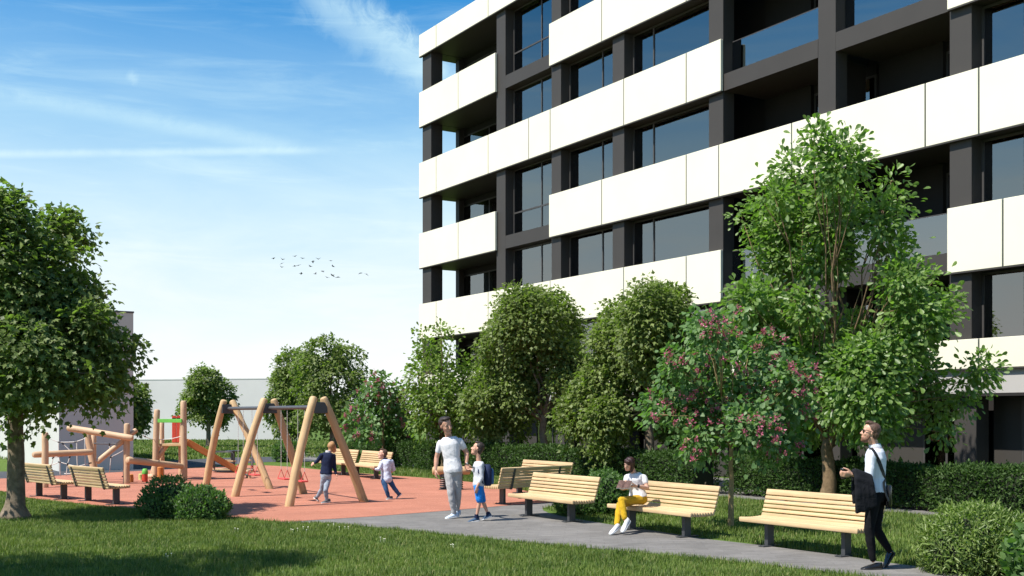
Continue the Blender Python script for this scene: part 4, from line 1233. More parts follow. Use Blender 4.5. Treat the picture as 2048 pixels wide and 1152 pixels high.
rope([A_(219, 889, YC + .3), A_(219, 914, YC + .3)], clamps=(0,))
rope([A_(271, 862, YC + .2), A_(290, 873, YC + .7), A_(310, 879, YF_), A_(340, 878, YF_), A_(367, 871, YE)], 0.010, clamps=(1,))
rope([N_(1400, 765, 29.8), N_(1425, 760, 29.8)], 0.012, clamps=(0,))

# ------------------------------------------------------------------ stools by the climbing frame
def stump(name, label, px, py, r, h, mat, capmat=None, hc=0.0):
    g = G(px, py)
    o = empty(name, g, 0, label, 'stool', 'stump stools by the climbing frame')
    log_mb((0, 0, -0.01), (0, 0, h), r * 1.03, r, seed=int(px), n=4, dome=0.25).build('stump', M[mat], o, smooth='auto')
    if capmat: MB().tube([(0, 0, h + 0.012), (0, 0, h + 0.05), (0, 0, h + hc)], [r * 1.06, r * 1.08, r * 0.8], 14, dome=0.2).build('cap', M[capmat], o, smooth='auto')
    return o
stump('stump_stool', 'plain orange wooden stump stool at the foot of the net post', 261.5, 965, 0.075, 0.21, 'log_orange')
stump('stump_stool', 'red stump stool with a green cap', 290, 964, 0.078, 0.215, 'red_board', 'green_board', 0.14)
stump('stump_stool', 'small yellow-green stump stool behind the red one', 281.5, 960, 0.06, 0.16, 'yellow_green')
stump('stump_stool', 'tall orange wooden stump between the two tower posts', 320.5, 961.5, 0.082, 0.37, 'log_orange')

# ------------------------------------------------------------------ spring rocker behind the father
g = G(887, 980)
rk = empty('spring_rocker', g, 0, 'yellow wooden log rocker on dark springs behind the man in the white T-shirt', 'spring rocker')
log('seat_log', (-0.24, -0.02, 0.475), (0.62, 0.10, 0.475), 0.105, 0.10, M['log'], rk, seed=30, n=6, dome=0.35)
for sx in (0.0, 0.38):
    pts = [(sx + 0.085 * math.cos(a * 0.5), 0.03 + 0.085 * math.sin(a * 0.5), 0.03 + 0.30 * a / 72) for a in range(73)]
    MB().tube(pts, 0.017, 6).build('spring', M['metal_dark'], rk, smooth=True)
    MB().tube([(sx, 0.03, 0.33), (sx, 0.03, 0.385)], 0.10, 12).build('clamp_plate', M['metal_dark'], rk, smooth='auto')
    MB().tube([(sx, 0.03, 0.0), (sx, 0.03, 0.03)], 0.12, 12).build('base_plate', M['metal_dark'], rk, smooth='auto')

# ------------------------------------------------------------------ merry-go-round at the far edge
g = G(466, 944)
mg = empty('roundabout', g, 0, 'small playground roundabout with pale seats and dark hoop rails beyond the swing', 'roundabout')
R_ = 0.66
MB().tube([(0, 0, 0.05), (0, 0, 0.085)], R_, 28).build('platform', M['metal_dark'], mg, smooth='auto')
for k in range(6):
    a0 = 2 * PI * k / 6 + 0.02; a1 = 2 * PI * (k + 1) / 6 - 0.02
    pl = [(0.08 * math.cos((a0 + a1) / 2), 0.08 * math.sin((a0 + a1) / 2))] + [((R_ - .02) * math.cos(a0 + (a1 - a0) * i / 5), (R_ - .02) * math.sin(a0 + (a1 - a0) * i / 5)) for i in range(6)]
    MB().prism(pl, 0.088, 0.105).build('floor_board', M['plank'], mg)
MB().tube([(0, 0, -0.02), (0, 0, 0.70)], [0.075, 0.06], 12).build('column', M['metal_dark'], mg, smooth='auto')
MB().tube([(0, 0, 0.66), (0, 0, 0.695)], 0.24, 20).build('wheel_table', M['metal_dark'], mg, smooth='auto')
for k in range(3):
    a = 2 * PI * k / 3 + 0.3
    c, s_ = math.cos(a), math.sin(a)
    tv = Vector((-s_, c, 0)); rv = Vector((c, s_, 0))
    st = MB(); st.obox(rv * 0.44 + Vector((0, 0, 0.37)), tv * 0.29, rv * 0.11, Vector((0, 0, 0.018))); st.build('seat', M['plank'], mg, bevel=0.008)
    hp = [rv * 0.60 + tv * 0.33 + Vector((0, 0, 0.09)), rv * 0.60 + tv * 0.33 + Vector((0, 0, 0.60)), rv * 0.60 + tv * 0.26 + Vector((0, 0, 0.66)), rv * 0.60 - tv * 0.26 + Vector((0, 0, 0.66)), rv * 0.60 - tv * 0.33 + Vector((0, 0, 0.60)), rv * 0.60 - tv * 0.33 + Vector((0, 0, 0.09))]
    MB().tube(hp, 0.017, 6).build('hoop_rail', M['metal_dark'], mg, smooth=True)

# ------------------------------------------------------------------ flock of birds
M['bird'] = plain('dark_bird', (0.035, 0.035, 0.04), 0.8)
BIRDS = [(322, 247), (442, 265), (433, 320), (430, 370), (611, 222), (716, 250), (860, 292), (932, 260), (1102, 283), (1132, 360), (611, 357), (660, 347), (827, 362), (990, 425), (699, 457), (891, 463), (1128, 482), (1055, 512), (1196, 507), (1502, 453), (1591, 466)]
rb = random.Random(4)
for i, (zx, zy) in enumerate(BIRDS):
    px, py = 500 + zx / 6.827, 480 + zy / 6.827
    Y = rb.uniform(120, 150)
    b = MB()
    b.ell((0, 0, 0), (0.20, 0.06, 0.06), nu=8, nv=6)
    b.ell((0.2, 0, 0.03), (0.06, 0.045, 0.045), nu=6, nv=4)
    b.tube([(-0.16, 0, 0), (-0.33, 0, 0.0)], [0.04, 0.06], 5, flat=0.3)
    up = rb.uniform(-0.10, 0.24)
    for s in (-1, 1):
        vs = [(0.10, s * 0.04, 0.02), (0.12, s * 0.22, up * 0.7), (-0.02, s * 0.46, up), (-0.08, s * 0.24, up * 0.65), (-0.10, s * 0.04, 0.02)]
        n = len(vs)
        b.add(vs + [(x, y, z - 0.015) for x, y, z in vs], [tuple(range(n)), tuple(range(2 * n - 1, n - 1, -1))] + [(k, (k + 1) % n, n + (k + 1) % n, n + k) for k in range(n)])
    b.v = [(x * .75, y * .75, z * .75) for x, y, z in b.v]
    o = b.build('bird', M['bird'], None, loc=AT(px, py, Y), rot=(rb.uniform(-.5, .5), rb.uniform(-.3, .3), rb.uniform(0, 6.28)))
    tag(o, 'small dark bird of the flock flying in the open sky beside the building', 'bird', 'flock of birds in the sky')
# ================================================================== people
def skinmat(name, col):
    m = plain(name, col, 0.5, var=0.06, nscale=18, spec=0.35)
    p = [n for n in m.node_tree.nodes if n.type == 'BSDF_PRINCIPLED'][0]
    p.inputs['Subsurface Weight'].default_value = 0.12
    p.inputs['Subsurface Radius'].default_value = (0.012, 0.005, 0.003)
    return m
def cloth(name, col, rough=0.85, var=0.10, fold=0.5, fscale=14):
    fold = fold * 0.62
    m, t, p, out = newmat(name)
    tc = t.node('ShaderNodeTexCoord')
    n = t.noise(tc.outputs['Object'], fscale, 4, 0.55, 0.8)
    f = t.noise(tc.outputs['Object'], 5.0, 4, 0.6)
    c = t.mix(1.0, c4(col), t.rng(f, 0.3, 0.7, 1 - var, 1 + var), 'MULTIPLY')
    t.l.new(c, p.inputs['Base Color']); p.inputs['Roughness'].default_value = rough; p.inputs['Specular IOR Level'].default_value = 0.2
    p.inputs['Sheen Weight'].default_value = 0.08 if max(col) > 0.1 else 0.0
    bump(t, p, n, fold, 0.02)
    return m
M['skin'] = skinmat('fair_skin', (0.56, 0.325, 0.235))
M['skin_tan'] = skinmat('tanned_skin', (0.53, 0.295, 0.205))
M['hair_dark'] = plain('dark_brown_hair', (0.022, 0.013, 0.010), 0.5, var=0.4, nscale=50, bmp=0.6, bscale=140)
M['hair_red'] = plain('red_brown_hair', (0.030, 0.010, 0.009), 0.45, var=0.45, nscale=40, bmp=0.6, bscale=140)
M['hair_brown'] = plain('brown_hair', (0.075, 0.040, 0.024), 0.55, var=0.4, nscale=50, bmp=0.6, bscale=140)
M['hair_blond'] = plain('sandy_hair', (0.36, 0.20, 0.09), 0.55, var=0.3, nscale=50, bmp=0.6, bscale=140)
M['beard'] = plain('short_beard', (0.16, 0.075, 0.045), 0.7, var=0.4, nscale=80)
M['eye'] = plain('dark_eye', (0.02, 0.015, 0.012), 0.2)
M['lip'] = plain('lip_skin', (0.42, 0.15, 0.12), 0.5)
M['white_cloth'] = cloth('white_cotton', (0.63, 0.63, 0.65))
M['shirt_cloth'] = cloth('white_shirt_cotton', (0.58, 0.605, 0.66), fscale=10)
M['pale_blue_cloth'] = cloth('pale_blue_cotton', (0.50, 0.54, 0.66), var=0.16, fscale=12)
M['grey_cloth'] = cloth('light_grey_sweatshirt', (0.49, 0.50, 0.535))
M['navy_cloth'] = cloth('navy_knit', (0.010, 0.017, 0.048), fold=0.35)
M['grey_trouser'] = cloth('light_grey_chinos', (0.38, 0.37, 0.37), fold=0.7, fscale=11)
M['grey_jean'] = cloth('washed_grey_denim', (0.26, 0.31, 0.38), var=0.25, fold=0.7)
M['blue_jean'] = cloth('blue_denim', (0.035, 0.095, 0.21), var=0.35, fold=0.7)
M['blue_short'] = cloth('bright_blue_cotton', (0.012, 0.19, 0.60), fold=0.7)
M['mustard'] = cloth('mustard_cotton', (0.46, 0.28, 0.010), fold=0.8)
M['black_cloth'] = cloth('black_wool', (0.0055, 0.0055, 0.007), rough=0.9, fold=0.5)
M['charcoal_cloth'] = cloth('charcoal_jacket_cloth', (0.0085, 0.009, 0.012), rough=0.9, fold=0.8)
M['leather'] = plain('black_leather', (0.010, 0.010, 0.011), 0.25, var=0.1, spec=0.6)
M['white_shoe'] = plain('white_canvas_shoe', (0.60, 0.61, 0.63), 0.6, var=0.06)
M['blue_shoe'] = plain('pale_blue_canvas_shoe', (0.46, 0.55, 0.66), 0.7)
M['navy_shoe'] = plain('navy_canvas_shoe', (0.03, 0.07, 0.13), 0.7)
M['grey_shoe'] = plain('grey_black_shoe', (0.09, 0.095, 0.10), 0.6, var=0.4, nscale=30)
M['rubber_sole'] = plain('white_rubber_sole', (0.72, 0.72, 0.70), 0.6)
M['dark_sole'] = plain('dark_sole', (0.03, 0.03, 0.03), 0.7)
M['pack_blue'] = cloth('blue_pack_cloth', (0.045, 0.10, 0.22), fold=0.5)
M['pack_navy'] = cloth('navy_pack_cloth', (0.018, 0.028, 0.07), fold=0.4)
M['strap'] = plain('black_strap', (0.014, 0.014, 0.016), 0.6)
M['lens'] = plain('dark_lens', (0.02, 0.012, 0.012), 0.08, spec=0.8)
M['paper'] = plain('book_paper', (0.74, 0.71, 0.62), 0.8)
M['cover'] = plain('white_book_cover', (0.72, 0.72, 0.70), 0.5)
M['print'] = plain('dark_printed_page', (0.10, 0.055, 0.045), 0.8, var=0.6, nscale=40)
M['grey_print'] = plain('grey_shirt_print', (0.16, 0.16, 0.17), 0.8, var=0.3, nscale=60)
M['cup'] = plain('dark_paper_cup', (0.05, 0.03, 0.025), 0.6)
M['cup_lid'] = plain('black_cup_lid', (0.012, 0.012, 0.012), 0.4)
M['watch'] = plain('watch_strap', (0.05, 0.03, 0.02), 0.5)
M['watch_steel'] = plain('steel_watch_case', (0.5, 0.5, 0.5), 0.3, 0.9)

UP = Vector((0, 0, 1))
def merge(mb, name, voxel, smooth=2, wrinkle=0.0, wscale=9.0, seed=0, flatz=None):
    """one continuous skin over overlapping closed shapes"""
    me = mb.mesh(name)
    ob = bpy.data.objects.new(name + '_tmp', me); COL.objects.link(ob)
    rm = ob.modifiers.new('r', 'REMESH'); rm.mode = 'VOXEL'; rm.voxel_size = voxel
    if smooth:
        sm = ob.modifiers.new('s', 'SMOOTH'); sm.iterations = smooth; sm.factor = 0.5
    dg = bpy.context.evaluated_depsgraph_get()
    out = bpy.data.meshes.new_from_object(ob.evaluated_get(dg))
    bpy.data.objects.remove(ob); bpy.data.meshes.remove(me)
    out.name = name
    if wrinkle > 0:
        n = len(out.vertices)
        co = np.empty(n * 3, np.float32); out.vertices.foreach_get('co', co); co = co.reshape(-1, 3)
        no = np.empty(n * 3, np.float32); out.vertices.foreach_get('normal', no); no = no.reshape(-1, 3)
        x, y, z = (co * wscale).T + seed
        wrinkle = wrinkle * 0.6
        f = np.sin(z * 5 + np.sin(x * 3.1 + y * 2) * 1.6) * 0.5 + np.sin(z * 8.7 + x * 5 - y * 4 + np.sin(z * 2.3) * 2) * 0.3 + np.sin(x * 9 + z * 3) * 0.2
        co += no * (f * wrinkle)[:, None]
        out.vertices.foreach_set('co', co.ravel()); out.update()
    out.polygons.foreach_set('use_smooth', [True] * len(out.polygons))
    return out

def cap(mb, a, b, ra, rb, n=10, mid=None):
    """tapered limb with round ends; mid = radius at 35 % of the length"""
    a, b = Vector(a), Vector(b)
    if mid: mb.tube([a, a.lerp(b, 0.2), a.lerp(b, 0.38), a.lerp(b, 0.65), b], [ra, (ra + mid) / 2, mid, (mid * 0.55 + rb * 0.45), rb], n, dome=0.9)
    else: mb.tube([a, a.lerp(b, 0.5), b], [ra, (ra + rb) / 2, rb], n, dome=0.9)

def ring(c, lat, fw, w_, d, n=16, p=2.4):
    out = []
    for k in range(n):
        a = 2 * PI * k / n; ca, sa = math.cos(a), math.sin(a)
        out.append(c + lat * w_ * math.copysign(abs(ca) ** (2 / p), ca) + fw * d * math.copysign(abs(sa) ** (2 / p), sa))
    return out

def perp(f):
    f = Vector(f).normalized()
    return f

class Person:
    """joints are given in metres relative to the figure's base; f = facing of hips, fc = facing of chest, fh = of head"""
    def __init__(s, J, k=1.0, f=(0, -1, 0), fc=None, fh=None, fem=False, bulk=1.0):
        s.J = {n: Vector(v) for n, v in J.items()}; s.k = k; s.fem = fem; s.bulk = bulk
        s.f = Vector(f).normalized(); s.fc = Vector(fc or f).normalized(); s.fh = Vector(fh or fc or f).normalized()
    def torso(s, mb, inf=0.0, z0=0.0, z1=1.0, belly=1.0):
        J, k = s.J, s.k
        P, N = J['pelvis'], J['neck']
        tab = [(-0.20, .120, .085), (-0.10, .160, .110), (0.0, .168, .118), (0.16, .150, .108), (0.33, .140, .100), (0.55, .160, .112), (0.74, .172, .116), (0.88, .160, .098), (0.96, .105, .075), (1.03, .056, .058)]
        if s.fem: tab = [(-0.20, .115, .09), (-0.10, .160, .115), (0.0, .168, .118), (0.16, .145, .100), (0.33, .122, .088), (0.55, .138, .105), (0.70, .148, .112), (0.86, .140, .086), (0.95, .090, .066), (1.03, .046, .048)]
        rings = []
        ts = [t for t, _, _ in tab if z0 - 1e-6 <= t <= z1 + 1e-6]
        for t, w_, d in tab:
            if t < z0 - 1e-6 or t > z1 + 1e-6: continue
            q = min(max(t, 0), 1)
            fw = (s.f * (1 - q) + s.fc * q).normalized()
            ax = (N - P).normalized()
            fw = (fw - ax * fw.dot(ax)).normalized(); lat = ax.cross(fw).normalized()
            kk = k * s.bulk
            c = P + (N - P) * t
            rings.append(ring(c, lat, fw, w_ * kk + inf, d * kk + inf))
        mb.loft(rings)
        return rings
    def arm(s, mb, side, inf=0.0, to=2.0):
        J, k = s.J, s.k; S_, E, W = J['sh' + side], J['el' + side], J['wr' + side]
        b = k * (0.86 if s.fem else 1.0)
        t = min(to, 1.0)
        e = S_.lerp(E, t)
        cap(mb, S_, e, 0.054 * b + inf, (0.054 + (0.041 - 0.054) * t) * b + inf * (1.0 if t < 1 else 0.8))
        if to > 1.0:
            t2 = min(to - 1.0, 1.0); w_ = E.lerp(W, t2)
            cap(mb, E, w_, 0.042 * b + inf * 0.8, (0.042 + (0.027 - 0.042) * t2) * b + inf * 0.7, mid=(0.041 * b + inf * 0.8) if t2 > .6 else None)
    def leg(s, mb, side, inf=0.0, to=2.0, taper=1.0):
        J, k = s.J, s.k; Hh, K, A = J['hip' + side], J['kn' + side], J['an' + side]
        b = k * s.bulk
        t = min(to, 1.0); e = Hh.lerp(K, t)
        cap(mb, Hh, e, 0.088 * b + inf, (0.088 + (0.057 - 0.088) * t) * b + inf)
        if to > 1.0:
            t2 = min(to - 1.0, 1.0); a = K.lerp(A, t2)
            cap(mb, K, a, 0.056 * b + inf, (0.052 + (0.036 - 0.052) * t2) * b + inf * taper, mid=0.055 * b + inf)
    def head_axes(s):
        J = s.J
        up = (J['crown'] - J['chin']).normalized()
        f = (s.fh - up * s.fh.dot(up)).normalized()
        return f, up.cross(f).normalized(), up            # forward, person's left, up
    def head(s, mb):
        J = s.J
        f, l, u = s.head_axes(); ax = (f, l, u)
        Hh = (J['crown'] - J['chin']).length; c = (J['crown'] + J['chin']) / 2
        s.hc, s.hh = c, Hh
        P = lambda a, b, d: c + f * a * Hh + l * b * Hh + u * d * Hh
        mb.ell(P(-0.045, 0, 0.14), (0.385 * Hh, 0.315 * Hh, 0.36 * Hh), ax, 18, 12)       # skull
        mb.ell(P(0.115, 0, -0.05), (0.235 * Hh, 0.262 * Hh, 0.36 * Hh), ax, 16, 10)       # face
        mb.ell(P(0.13, 0, -0.33), (0.185 * Hh, 0.20 * Hh, 0.165 * Hh), ax, 14, 8)         # jaw
        mb.ell(P(0.255, 0, -0.42), (0.07 * Hh, 0.085 * Hh, 0.06 * Hh), ax, 10, 6)         # chin
        mb.tube([P(0.325, 0, 0.06), P(0.375, 0, -0.04), P(0.412, 0, -0.125), P(0.335, 0, -0.165)], [0.022 * Hh, 0.036 * Hh, 0.052 * Hh, 0.036 * Hh], 8, dome=0.6)   # nose
        for sg in (-1, 1):
            mb.ell(P(0.375, sg * 0.045, -0.14), (0.03 * Hh, 0.032 * Hh, 0.024 * Hh), ax, 8, 5)      # nostril wing
            mb.ell(P(0.285, sg * 0.13, 0.075), (0.05 * Hh, 0.095 * Hh, 0.03 * Hh), ax, 10, 6)       # brow
            mb.ell(P(0.225, sg * 0.17, -0.12), (0.08 * Hh, 0.075 * Hh, 0.08 * Hh), ax, 10, 6)       # cheek
            mb.ell(P(-0.03, sg * 0.325, -0.02), (0.055 * Hh, 0.024 * Hh, 0.095 * Hh), ax, 10, 6)    # ear
        mb.ell(P(0.33, 0, -0.255), (0.032 * Hh, 0.085 * Hh, 0.020 * Hh), ax, 10, 6)       # lips
        mb.ell(P(0.32, 0, -0.292), (0.034 * Hh, 0.075 * Hh, 0.022 * Hh), ax, 10, 6)
        nb = J['neck']; k = s.k
        r = (0.056 if not s.fem else 0.046) * k
        mb.tube([nb - UP * 0.05 * k, nb + (P(-0.08, 0, -0.22) - nb) * 0.5, P(-0.06, 0, -0.18)], [r * 1.15, r, r], 12, dome=0.5)
    def hand(s, mb, side, d, pn, curl=0.5, k=None, thumb=1, spread=0.0):
        """d: direction from the wrist, pn: palm normal; curl in radians per joint"""
        k = k or s.k
        W = s.J['wr' + side]; d = Vector(d).normalized(); pn = Vector(pn); pn = (pn - d * pn.dot(d)).normalized()
        a = pn.cross(d).normalized()                     # across the palm
        L = 0.095 * k
        mb.tube([W - d * 0.01, W + d * L * 0.35, W + d * L * 0.8, W + d * L], [0.024 * k, 0.034 * k, 0.040 * k, 0.036 * k], 12, dome=0.4, flat=0.42) if False else None
        rings = []
        for t, w_, h in ((-0.12, .022, .020), (0.15, .029, .019), (0.5, .038, .016), (0.85, .041, .0145), (1.0, .039, .011)):
            rings.append(ring(W + d * L * t, a, pn, w_ * k, h * k, 12, 2.6))
        mb.loft(rings)
        for i, (o, ln) in enumerate(((-0.030, 0.86), (-0.010, 0.98), (0.010, 1.0), (0.029, 0.80))):
            p = W + d * L * 0.93 + a * o * k
            dd = (d + a * o * spread * 8).normalized()
            ang = 0.0; q = p; pts = [p - dd * 0.015 * k]
            seg = (0.043, 0.027, 0.022)
            pts.append(p)
            for j in range(3):
                ang += curl * (0.75, 1.1, 0.9)[j]
                v = dd * math.cos(ang) + pn * math.sin(ang)
                q = q + v * seg[j] * ln * k; pts.append(q)
            mb.tube(pts, [0.0092 * k, 0.0092 * k, 0.0086 * k, 0.0078 * k, 0.0066 * k], 8, dome=0.8)
        p = W + d * L * 0.22 + a * thumb * 0.024 * k
        v1 = (a * thumb * 0.75 + d * 0.65 + pn * 0.25).normalized(); v2 = (a * thumb * 0.25 + d * 0.9 + pn * 0.4).normalized()
        q1 = p + v1 * 0.045 * k; q2 = q1 + v2 * 0.032 * k; q3 = q2 + (v2 + pn * 0.25).normalized() * 0.025 * k
        mb.tube([p, q1, q2, q3], [0.014 * k, 0.0115 * k, 0.0105 * k, 0.008 * k], 8, dome=0.8)

def shoe(parent, name, heel, toe, width, mat, sole_mat, height=0.085, up=UP, sole=0.018, low=False):
    """a shoe from heel to toe on its own sole; heel and toe are the points of the sole"""
    heel, toe = Vector(heel), Vector(toe); d = (toe - heel); L = d.length; d.normalize()
    up = Vector(up); up = (up - d * up.dot(d)).normalized(); a = up.cross(d)
    def prof(t):
        wd = width / 2 * (0.72 + 0.10 * math.sin(t * PI) + 0.22 * math.exp(-((t - 0.70) / 0.2) ** 2)) * (1 if t < 0.85 else max(0.30, math.sqrt(max(0, 1 - ((t - 0.85) / 0.155) ** 2)))) * (1 if t > 0.1 else 0.6 + 4 * t)
        hh = height * (1.0 if t < 0.28 else (1.0 - (t - 0.28) * 0.95 if t < 0.8 else 0.5 - (t - 0.8) * 1.3))
        return wd, max(hh, height * 0.16)
    rings, sr = [], []
    for i in range(13):
        t = i / 12; wd, hh = prof(t); c = heel + d * L * t
        r = []
        for k in range(14):
            an = 2 * PI * k / 14; ca, sa = math.cos(an), math.sin(an)
            y = max(sa, -0.55); 
            r.append(c + a * wd * ca * (1.0 if sa < 0.2 else 1 - 0.35 * (sa - 0.2)) + up * (sole + (hh - sole) * (y + 0.55) / 1.55))
        rings.append(r)
        wo = wd * 1.06 + 0.002
        sr.append([c + a * wo * x + up * z for x, z in ((-1, 0.0), (1, 0.0), (1, sole * 1.05), (-1, sole * 1.05))])
    o = MB().loft(rings).build(name, mat, parent, smooth=True)
    MB().loft(sr).build('sole', sole_mat, o, bevel=0.003, seg=1)
    return o

def hair_mesh(parts, name, voxel, seed=0, amp=0.006):
    mb = MB()
    for c, r, ax in parts: mb.ell(c, r, ax, 16, 10)
    return merge(mb, name, voxel, 1, amp, 16.0, seed)

def short_hair(p, body, mat, seed, amp=0.004, top=0.0, quiff=0.0, low=0.0):
    f, l, u = p.head_axes(); H = p.hh; c = p.hc
    P = lambda a, b, d: c + f * a * H + l * b * H + u * d * H
    parts = [(P(-.105, 0, .195), (.375 * H, .345 * H, .345 * H), (f, l, u)), (P(.10, 0, .42 + top), (.235 * H, .265 * H, .125 * H), (f, l, u)),
             (P(-.235, 0, .0 - low), (.20 * H, .305 * H, .31 * H), (f, l, u)), (P(-.02, 0, .20), (.17 * H, .338 * H, .20 * H), (f, l, u)),
             (P(.20, .05, .42 + quiff), (.12 * H, .20 * H, .10 * H), (f, l, u))]
    link('hair', hair_mesh(parts, 'hair', 0.006, seed, amp), mat, body)

def eyes(p, body, both=True, open_=1.0):
    f, l, u = p.head_axes(); H = p.hh; c = p.hc
    for sg in (-1, 1):
        q = c + f * 0.318 * H + l * sg * 0.125 * H + u * 0.015 * H
        MB().ell(q, (0.022 * H, 0.042 * H, 0.020 * H * open_), (f, l, u), 10, 6).build('eye', M['eye'], body, smooth=True)
        MB().tube([q + u * 0.075 * H + l * 0.06 * H - f * 0.005, q + u * 0.088 * H + f * 0.008, q + u * 0.075 * H - l * 0.06 * H - f * 0.005], 0.012 * H, 6).build('eyebrow', M['hair_dark'], body, smooth=True)
    MB().ell(c + f * 0.342 * H - u * 0.272 * H, (0.02 * H, 0.075 * H, 0.018 * H), (f, l, u), 10, 5).build('mouth', M['lip'], body, smooth=True)

def px(base, Y):
    """metres of the figure's own frame from a photo pixel; second value = step away from the camera"""
    b = Vector(base); k = FPX / b.y
    def q(x, y, dy=0.0):
        Yp = b.y + dy
        return Vector(((x - CPX) / FPX * Yp - b.x, dy, CAM_H - (y - HPY) / FPX * Yp - b.z))
    return q
GZ = 0.0075

# ------------------------------------------------------------------ man with the shoulder bag
base = G(1752, 1138); base.z = GZ
q = px(base, base.y)
J = dict(pelvis=q(1752, 985, 0), neck=q(1751, 893, .02), crown=q(1745, 845, .0), chin=q(1735, 886, -.0),
         shL=q(1742, 910, -.15), elL=q(1738, 960, -.22), wrL=q(1704, 948, -.24),
         shR=q(1756, 909, .19), elR=q(1756, 957, .26), wrR=q(1742, 985, .24),
         hipL=q(1748, 996, -.085), knL=q(1738, 1057, -.09), anL=q(1746, 1122, -.075),
         hipR=q(1756, 996, .085), knR=q(1752, 1058, .08), anR=q(1781, 1104, .10))
p = Person(J, 0.98, f=(-0.95, 0.30, 0), fc=(-0.90, 0.44, 0), fh=(-0.97, 0.12, 0), bulk=1.0)
mb = MB(); p.torso(mb, -0.012); p.arm(mb, 'L', -0.002); p.arm(mb, 'R', -0.002); p.leg(mb, 'L', -0.014); p.leg(mb, 'R', -0.014); p.head(mb)
p.hand(mb, 'L', (-1, -0.05, -0.05), (0.1, 0.9, 0.35), 0.75, thumb=1, k=0.98)
p.hand(mb, 'R', (-0.3, 0.1, -1), (-0.5, -0.9, 0), 0.35, thumb=-1, k=0.98)
man = link('person', merge(mb, 'person', 0.0072, 1), M['skin_tan'], None, base)
tag(man, 'bearded man in sunglasses, white shirt and black trousers walking with a cup and jacket', 'person')
mb = MB(); p.torso(mb, 0.010, -0.06, 0.97); p.arm(mb, 'L', 0.013, 1.18); p.arm(mb, 'R', 0.013, 1.18)
f, l, u = p.head_axes()
shirt_o = link('shirt', merge(mb, 'shirt', 0.010, 2, 0.0045, 8.0, 1), M['shirt_cloth'], man)
cb = MB(); cb.loft([ring(J['neck'] - UP * .015, Vector((0.1, 1, 0)).normalized(), Vector((1, -.1, 0)).normalized(), .075, .078), ring(J['neck'] + UP * .035 + Vector((-.012, 0, 0)), Vector((0.1, 1, 0)).normalized(), Vector((1, -.1, 0)).normalized(), .066, .068)])
cb.build('collar', M['shirt_cloth'], man, smooth='auto', bevel=.004)
mb = MB(); p.torso(mb, 0.006, -0.20, 0.17); p.leg(mb, 'L', 0.004, 1.93, 0.9); p.leg(mb, 'R', 0.004, 1.90, 0.9)
link('trousers', merge(mb, 'trousers', 0.010, 2, 0.004, 8.0, 3), M['black_cloth'], man)
H = p.hh; c = p.hc
short_hair(p, man, M['hair_brown'], 2, 0.003, 0.02, 0.04)
link('beard', hair_mesh([(c + f * .15 * H - u * .35 * H, (.192 * H, .218 * H, .165 * H), (f, l, u)), (c + f * .25 * H - u * .42 * H, (.09 * H, .12 * H, .09 * H), (f, l, u)), (c + f * .345 * H - u * .215 * H, (.02 * H, .09 * H, .022 * H), (f, l, u)),
                         (c + f * .05 * H - u * .22 * H, (.10 * H, .272 * H, .17 * H), (f, l, u))], 'beard', 0.006, 5, 0.002), M['beard'], man)
MB().ell(c + f * .348 * H - u * .268 * H, (.02 * H, .07 * H, .016 * H), (f, l, u), 8, 5).build('mouth', M['lip'], man, smooth=True)
gl = MB()
for sg in (-1, 1):
    gl.tube([c + f * .36 * H + l * sg * .10 * H + u * .055 * H, c + f * .31 * H + l * sg * .29 * H + u * .06 * H, c - f * .02 * H + l * sg * .335 * H + u * .045 * H, c - f * .10 * H + l * sg * .335 * H - u * .02 * H], .016 * H, 6)
gl.tube([c + f * .37 * H + l * .22 * H + u * .065 * H, c + f * .385 * H + u * .06 * H, c + f * .37 * H - l * .22 * H + u * .065 * H], .016 * H, 6)
sg_ = gl.build('sunglasses', M['cup_lid'], man, smooth=True)
for sg in (-1, 1): MB().ell(c + f * .352 * H + l * sg * .135 * H + u * .005 * H, (.014 * H, .105 * H, .075 * H), (f, l, u), 14, 8).build('lens', M['lens'], sg_, smooth=True)
shoe(man, 'shoe', q(1764, 1139, -.06) * 1.0, q(1722, 1140, -.10), 0.10, M['leather'], M['dark_sole'], 0.085)
hR, tR = q(1790, 1106, .12), q(1770, 1136.5, .08)
dsh = (tR - hR).normalized()
shoe(man, 'shoe', hR, tR + dsh * 0.02, 0.098, M['leather'], M['dark_sole'], 0.085, up=Vector((-0.8, 0, 0.45)))
for side, pt in (('L', q(1746, 1125, -.075)), ('R', q(1784, 1106, .10))):
    pass
# cup, jacket and bag are carried things
hc = J['wrL'] + Vector((-0.085, 0.045, 0.0))
cp = empty('coffee_cup', base + hc - UP * .055, 0, 'small dark takeaway cup with a black lid in the walking man\'s hand', 'cup')
MB().tube([(0, 0, 0), (0, 0, .105)], [.029, .038], 16).build('cup', M['cup'], cp, smooth='auto')
MB().tube([(0, 0, .1055), (0, 0, .114), (0, 0, .122)], [.0405, .0405, .034], 16).build('lid', M['cup_lid'], cp, smooth='auto')
jk = MB()
e, w_ = J['elL'], J['wrL']
d0 = (w_ - e)
rg = random.Random(3)
for i in range(9):
    t = 0.0 + i * 0.105
    c0 = e + d0 * t
    for side, dy, ln in ((-1, -0.062, 0.30 + 0.16 * t), (1, 0.062, 0.24 + 0.10 * t)):
        drop = ln + rg.uniform(-.012, .012)
        xo = 0.06 * (1 - t)
        jk.tube([c0 + Vector((0, dy * .5, .055)), c0 + Vector((xo * .2, dy, -.03)), c0 + Vector((xo * .6, dy * 1.1, -drop * .5)), c0 + Vector((xo, dy * .95, -drop))], [.030, .028, .027 + .006 * (i % 2), .022], 8, dome=.6)
    jk.ell(c0 + Vector((0, 0, .035)), (.045, .07, .045), nu=10, nv=6)
jo = link('jacket', merge(jk, 'jacket', 0.010, 3, 0.006, 7.0, 9), M['charcoal_cloth'], None, base)
